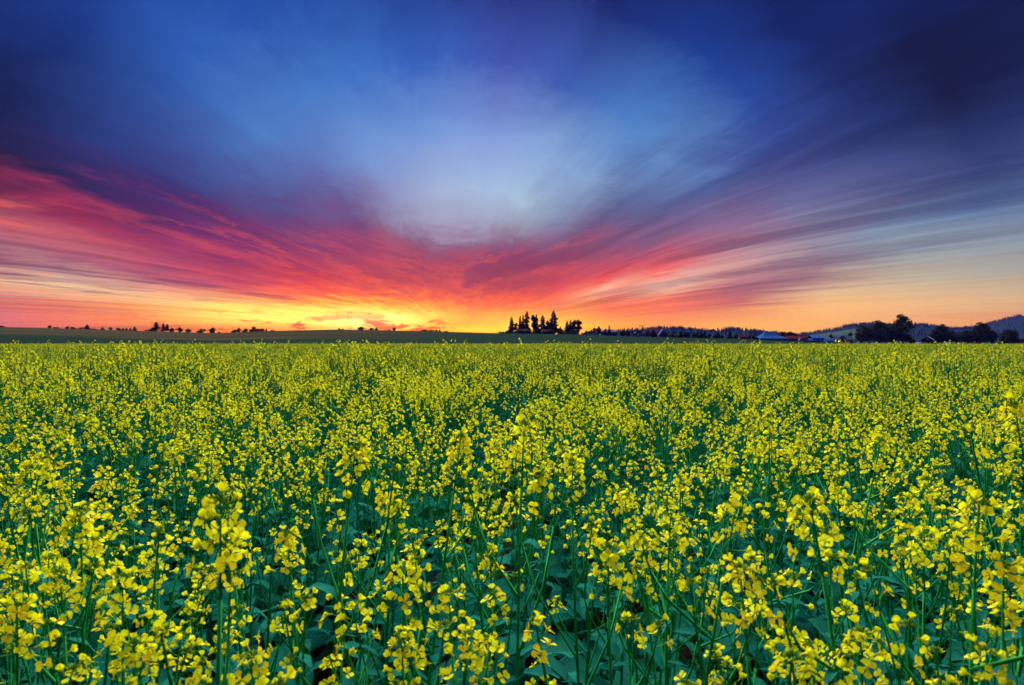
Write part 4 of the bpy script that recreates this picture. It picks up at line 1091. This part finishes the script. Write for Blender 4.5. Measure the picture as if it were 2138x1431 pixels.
part(gable_wall(-2.9, 2.9, 0, 5, 1.6, 5.8, 'y'), 'wall', M_PALE, b)
part(gable_roof(-2.9, 2.9, 0, 5, 1.6, 5.8, 'y', .35), 'roof', M_LILAC, b)
window(b, 0, 3.0, .9, 1.2, 0); window(b, -1.4, .6, .8, 1.0, 0); door(b, 1.0, .9, 2.0, 0)
b = building('garage', 1334, 702, 462, 'low house with two small pale gables left of the long farmhouse')
part(gable_wall(-3.4, 3.4, 0, 6, 2.3, 4.4, 'y'), 'wall', M_PALE, b); part(gable_roof(-3.4, 3.4, 0, 6, 2.3, 4.4, 'y'), 'roof', M_LILAC, b)
door(b, 0, 2.4, 2.1, 0, M_TRIM); window(b, 0, 2.8, .8, .8, 0)
# small red roofed house
b = building('house', 1554, 707.5, 416, 'small pale house with red roof before the ridge')
part(gable_wall(-2.8, 2.8, 0, 4, 1.5, 3.0, 'x'), 'wall', M_PALE, b); part(gable_roof(-2.8, 2.8, 0, 4, 1.5, 3.0), 'roof', M_REDROOF, b)
for x in (-1.5, 1.3): window(b, x, .5, .7, .7, 0)
door(b, 0, .7, 1.45, 0)
# small house on the left skyline, lost in the glow
b = building('house', 537, 693.5, 490, 'small house on the left skyline caught in the red glow')
part(gable_wall(-3.6, 3.6, 0, 5, 1.6, 3.0, 'x'), 'wall', M_REDWALL, b); part(gable_roof(-3.6, 3.6, 0, 5, 1.6, 3.0), 'roof', M_REDROOF, b)
window(b, -1.5, .5, .8, .8, 0); door(b, 1.2, .8, 1.5, 0)
# farm roofs within the central stand
for X, w, lab in ((1094, 4.0, 'dark shed half hidden at the foot of the central stand, left one'), (1141, 3.0, 'dark shed half hidden left of the lone tall conifer')):
    b = building('shed', X, interp(X, CREST) + .8, 478, lab, 'shed')
    part(gable_wall(-w, w, 0, 5, 2.2, 3.7, 'x'), 'wall', M_DARKROOF, b); part(gable_roof(-w, w, 0, 5, 2.2, 3.7), 'roof', M_DARKROOF, b); door(b, 0, 1.6, 2.0, 0)
# big blue barn: steep hip over broad lower roof
b = building('barn', 1616, 711.5, 402, 'big blue barn with steep hipped roof and broad lower skirt', 'barn')
mb = MB(); mb.box((-8.9, 0, 0), (9.0, 14, 1.9)); part(mb, 'wall', M_BLUEWALL, b)
mb = MB(); L0 = [(-9.3, -.4, 1.85), (9.4, -.4, 1.85), (9.4, 14.4, 1.85), (-9.3, 14.4, 1.85)]; L1 = [(-5.6, 3.2, 3.7), (5.4, 3.2, 3.7), (5.4, 10.8, 3.7), (-5.6, 10.8, 3.7)]
mb.add(L0 + L1, [(0, 1, 5, 4), (1, 2, 6, 5), (2, 3, 7, 6), (3, 0, 4, 7), (0, 3, 2, 1)]); part(mb, 'lower_roof', M_BLUEROOF, b)
mb = MB(); L0 = [(-5.55, 3.25, 3.72), (5.35, 3.25, 3.72), (5.35, 10.75, 3.72), (-5.55, 10.75, 3.72)]; L1 = [(-3.0, 5.6, 6.1), (2.9, 5.6, 6.1), (2.9, 8.4, 6.1), (-3.0, 8.4, 6.1)]
mb.add(L0 + L1, [(0, 1, 5, 4), (1, 2, 6, 5), (2, 3, 7, 6), (3, 0, 4, 7), (4, 5, 6, 7)]); part(mb, 'upper_roof', M_BLUEROOF, b)
mb = MB(); mb.box((-3.1, 5.5, 6.1), (3.0, 8.5, 6.3)); part(mb, 'ridge_cap', M_DARKROOF, b)
mb = MB(); mb.box((8.0, -.15, .2), (8.95, -.02, 1.7)); part(mb, 'corner_panel', M_TRIM, b)
door(b, -4.5, 2.6, 1.7, 0, M_BLUEROOF); door(b, 3.0, 2.6, 1.7, 0, M_BLUEROOF)
# red roofed long house
b = building('house', 1668, 711, 410, 'long low house with red roof right of the big blue barn')
part(gable_wall(-7.2, 6.0, 0, 7, 2.0, 4.0, 'x'), 'wall', M_PALE, b); part(gable_roof(-7.2, 6.0, 0, 7, 2.0, 4.0, 'x', .5), 'roof', M_REDROOF, b)
for x in (-5.8, -3.6, -.2): window(b, x, .7, .9, 1.0, 0)
door(b, -1.9, .9, 1.8, 0)
# second blue barn
b = building('barn', 1704, 715.5, 396, 'second blue barn with high roof and lean-to sloping left', 'barn')
mb = MB(); mb.box((-1.8, .5, 0), (5.6, 9, 3.2)); part(mb, 'wall', M_BLUEWALL, b)
part(gable_roof(-1.8, 5.6, .5, 9, 3.2, 4.9, 'x', .3), 'roof', M_BLUEROOF, b)
mb = MB(); mb.box((-6.2, 0, 0), (4.6, .44, 1.5)); part(mb, 'lean_to_wall', M_WHITE, b)
mb = MB(); mb.add([(-6.6, -.6, 1.5), (4.9, -.6, 1.5), (4.9, 2.2, 3.3), (-2.4, 2.2, 3.3), (-6.6, -.6, 1.68), (4.9, -.6, 1.68), (4.9, 2.2, 3.48), (-2.4, 2.2, 3.48)], [(0, 3, 2, 1), (4, 5, 6, 7), (0, 1, 5, 4), (1, 2, 6, 5), (2, 3, 7, 6), (3, 0, 4, 7)]); part(mb, 'lean_to_roof', M_BLUEROOF, b)
door(b, -3.4, 1.6, 1.4, 0, M_BLUEWALL); door(b, 1.2, 1.6, 1.4, 0, M_BLUEWALL)
# gambrel house with porch and lit lamp
b = building('gambrel_house', 1758, 716.5, 394, 'slate roofed house with white gambrel gable and lit porch')
mb = MB(); mb.box((-3.6, .3, 0), (6.8, 8, 2.4)); part(mb, 'wall', M_PALE, b)
part(gable_roof(-3.6, 6.8, .3, 8, 2.4, 4.9, 'x', .4), 'roof', M_SLATE, b)
mb = MB(); gp = [(-2.1, 2.2), (2.1, 2.2), (1.7, 3.6), (.6, 4.7), (-.6, 4.7), (-1.7, 3.6)]
mb.add([(x, -.1, z) for x, z in gp] + [(x, 4, z) for x, z in gp], [(5, 4, 3, 2, 1, 0)] + [(i, (i + 1) % 6, 6 + (i + 1) % 6, 6 + i) for i in range(6)]); gg = part(mb, 'gambrel_gable', M_WHITE, b)
mb = MB()
for (xa, za), (xb, zb) in (((2.5, 2.1), (2.0, 3.75)), ((2.0, 3.75), (.65, 5.0)), ((.65, 5.0), (-.65, 5.0)), ((-.65, 5.0), (-2.0, 3.75)), ((-2.0, 3.75), (-2.5, 2.1))):
    mb.add([(xa, -.4, za), (xb, -.4, zb), (xb, 4.2, zb), (xa, 4.2, za), (xa * 1.05, -.4, za + .16), (xb * 1.05, -.4, zb + .16), (xb * 1.05, 4.2, zb + .16), (xa * 1.05, 4.2, za + .16)], [(0, 1, 2, 3), (4, 7, 6, 5), (0, 4, 5, 1), (3, 2, 6, 7)])
part(mb, 'gable_roof', M_SLATE, gg)
w_ = MB(); w_.box((-.5, -.16, 2.9), (.5, -.08, 4.0)); part(w_, 'window', M_GLASS, gg)
mb = MB(); mb.box((-4.4, -2.2, 2.0), (6.4, .26, 2.18)); part(mb, 'porch_roof', M_SLATE, b)
for x in (-4.2, -1.4, 1.4, 4.2, 6.2):
    mb = MB(); mb.box((x - .1, -2.1, 0), (x + .1, -1.9, 2.0)); part(mb, 'porch_post', M_TRIM, b)
for x in (-.2, 3.0, 5.2): window(b, x, .8, .8, .9, .3)
door(b, 1.6, .9, 1.9, .3)
mb = MB(); mb.box((-3.55, -2.35, 1.25), (-2.75, -2.22, 1.8)); part(mb, 'porch_lamp', M_LAMP, b)
mb = MB(); mb.box((4.2, 4.4, 4.0), (4.9, 5.1, 5.7)); part(mb, 'chimney', M_SLATE, b)
b = building('annex_shed', 1736, 716.5, 391, 'low blue roofed shed left of the gambrel house', 'shed')
part(gable_wall(-3.3, 2.2, 0, 5, 1.7, 3.3, 'x'), 'wall', M_BLUEWALL, b); part(gable_roof(-3.3, 2.2, 0, 5, 1.7, 3.3), 'roof', M_BLUEROOF, b); door(b, -1.0, 1.4, 1.6, 0)
mb = MB(); mb.box((-.3, 1.4, 2.6), (.2, 1.9, 4.2)); part(mb, 'chimney', M_TRIM, b)
# red barn
b = building('red_barn', 1936, 717.8, 392, 'small red barn with pale blue roof under the dark trees', 'barn', R(-38))
part(gable_wall(-3.2, 3.2, 0, 7, 2.6, 5.0, 'y'), 'wall', M_REDWALL, b); part(gable_roof(-3.2, 3.2, 0, 7, 2.6, 5.0, 'y', .3), 'roof', M_TARP, b)
door(b, 0, 2.2, 2.4, 0, M_REDROOF); window(b, 0, 3.1, .8, .8, 0)
for X, w, lab in ((1929, 3.8, 'low white sheet roofed shelter before the red barn'), (1990, 4.0, 'low white sheet roofed shelter before the dark tree row')):
    b = building('shelter', X, 718.3, 386, lab, 'shelter')
    mb = MB(); pr = [(-w, 0, .9), (-w * .62, 0, 1.35), (0, 0, 1.55), (w * .62, 0, 1.35), (w, 0, .9)]
    mb.add(pr + [(x, 4, z) for x, y, z in pr] + [(x, 0, z - .12) for x, y, z in pr] + [(x, 4, z - .12) for x, y, z in pr], [(i, i + 1, i + 6, i + 5) for i in range(4)] + [(10 + i, 15 + i, 16 + i, 11 + i) for i in range(4)] + [(i, 10 + i, 11 + i, i + 1) for i in range(4)]); part(mb, 'sheet_roof', M_TARP, b)
    for x in (-w + .1, 0, w - .1):
        for y in (.1, 3.9):
            mb = MB(); mb.box((x - .07, y - .07, 0), (x + .07, y + .07, .85 if abs(x) > .5 else 1.38)); part(mb, 'post', M_POLE, b)

# ------------------------------------------------------------------ vehicles
def car(X, base, d, label, rz=0.0, van=False):
    p = at(X, d); p.z = min(p.z, row_z(base, d))
    o = empty('parked_van' if van else 'parked_car', p, rz); tag(o, label, 'van' if van else 'car')
    prof = [(-2.2, .35), (-2.25, .8), (-1.5, .95), (-1.0, 1.45), (.9, 1.45), (1.6, .98), (2.2, .9), (2.25, .4)] if not van else [(-2.7, .4), (-2.75, 2.3), (-1.2, 2.5), (2.3, 2.45), (2.8, 1.4), (3.0, 1.2), (3.0, .4)]
    n = len(prof); mb = MB()
    mb.add([(x, -.85, z) for x, z in prof] + [(x, .85, z) for x, z in prof], [tuple(range(n)), tuple(range(2 * n - 1, n - 1, -1))] + [(i, n + i, n + (i + 1) % n, (i + 1) % n) for i in range(n)])
    part(mb, 'body', M_WHITE, o)
    for x in ((-.75, .15), (.2, 1.0)) if not van else ((-2.0, -1.0), (-.4, .6), (1.2, 2.2)):
        mb = MB(); z0, z1 = (1.0, 1.36) if not van else (1.4, 2.0); mb.box((x[0], -.88, z0), (x[1], -.83, z1)); part(mb, 'window', M_GLASS, o)
    for x in (-1.4, 1.4) if not van else (-1.7, 1.9):
        for y in (-.8, .8):
            mb = MB(); mb.tube([(x, y - .1, .33), (x, y + .1, .33)], [.33, .33], 12, 0); part(mb, 'wheel', M_TYRE, o)
car(1677, 711, 396, 'white camper van parked before the red roofed long house', .05, True)
car(1797, 717, 394, 'pale car parked under the cottonwoods, left one'); car(1809, 717, 395, 'pale car parked under the cottonwoods, right one', 3.0)
car(1243, 698.2, 462, 'white car parked left of the pale hip roofed house'); car(1233, 697.8, 463, 'white car parked at the end of the hedge', 3.1)
car(1325, 701.5, 450, 'white trailer parked left of the long farmhouse', 0, True); car(1339, 701.8, 449, 'white van parked before the two small gables', .1, True)

# ------------------------------------------------------------------ power poles and cable
def hframe(X, w, top, base, d, label, r=.10):
    p = at(X, d); p.z -= .3
    o = empty('power_pole', p); tag(o, label, 'power pole', 'power poles')
    h = row_z(top, d) - p.z; hw = sc(w, d) / 2
    for s_ in (-1, 1):
        mb = MB(); mb.tube([(s_ * hw, 0, 0), (s_ * hw, 0, h)], [r, r * .75], 6); part(mb, 'pole', M_POLE, o)
    mb = MB(); mb.box((-hw * 1.8, -.1, h - .75), (hw * 1.8, .1, h - .5)); part(mb, 'crossarm', M_POLE, o)
    for x in (-hw * 1.6, 0, hw * 1.6):
        mb = MB(); mb.tube([(x, 0, h - 1.5), (x, 0, h - .75)], [.07, .07], 5); part(mb, 'insulator', M_POLE, o)
hframe(730.5, 5, 649, 688, 505, 'twin legged power pole on the glowing skyline, left pair')
hframe(771, 4, 652.5, 688, 540, 'twin legged power pole on the glowing skyline, right pair')
hframe(1339.5, 6, 677.5, 700, 466, 'twin legged power pole behind the farmhouses', .12)
def pole(X, top, base, d, label, r=.13):
    p = at(X, d); p.z = min(p.z, row_z(base, d)) - .2
    o = empty('utility_pole', p); tag(o, label, 'utility pole', 'utility poles')
    h = row_z(top, d) - p.z
    mb = MB(); mb.tube([(0, 0, 0), (0, 0, h)], [r, r * .7], 6); part(mb, 'pole', M_POLE, o)
    mb = MB(); mb.box((-.9, -.06, h - .55), (.9, .06, h - .38)); part(mb, 'crossarm', M_POLE, o)
pole(947, 683, 693, 498, 'thin utility pole standing alone on the glowing crest')
pole(333, 676, 691, 497, 'thin utility pole between the tall skyline trees')
pole(485, 682, 693, 497, 'thin utility pole left of the small skyline house')
pole(1359, 681, 702, 470, 'utility pole behind the long dark farmhouse')
pole(1794, 690, 717, 390, 'pale utility pole before the left cottonwood'); pole(1851, 688, 717, 390, 'pale utility pole between the cottonwoods')
pole(2050, 702, 717.5, 388, 'utility pole before the crested dark tree'); pole(2105, 699, 717.5, 388, 'utility pole before the separate tree near the right edge')
mb = MB(); A = Vector(((730 - CX) / FPX * 505, 505, row_z(650, 505))); B = Vector(((-420 - CX) / FPX * 330, 330, row_z(600, 330)))
cp = []
for k in range(33):
    t = k / 32; p = A.lerp(B, t); p.z -= 4 * 4.6 * t * (1 - t); cp.append(p)
mb.tube(cp, [.035] * 33, 4, 0, cap=False)
tag(mb.build('power_cable', M_POLE), 'thin power cable sagging across the sky above the left skyline', 'cable')

# ------------------------------------------------------------------ evening haze
mb = MB(); mb.box((-7000, -150, -8), (7000, 3950, 172))
hz_o = mb.build('haze', [])
hm = bpy.data.materials.new('evening_haze'); hm.use_nodes = True
hm.node_tree.nodes.clear()
hv = hm.node_tree.nodes.new('ShaderNodeVolumePrincipled'); hv.inputs['Color'].default_value = (0.10, 0.15, 1.0, 1); hv.inputs['Density'].default_value = 0.000034
ho = hm.node_tree.nodes.new('ShaderNodeOutputMaterial'); hm.node_tree.links.new(hv.outputs[0], ho.inputs['Volume'])
hz_o.data.materials.append(hm)
tag(hz_o, 'thin blue evening haze over the fields and hills', 'haze', None, 'stuff')
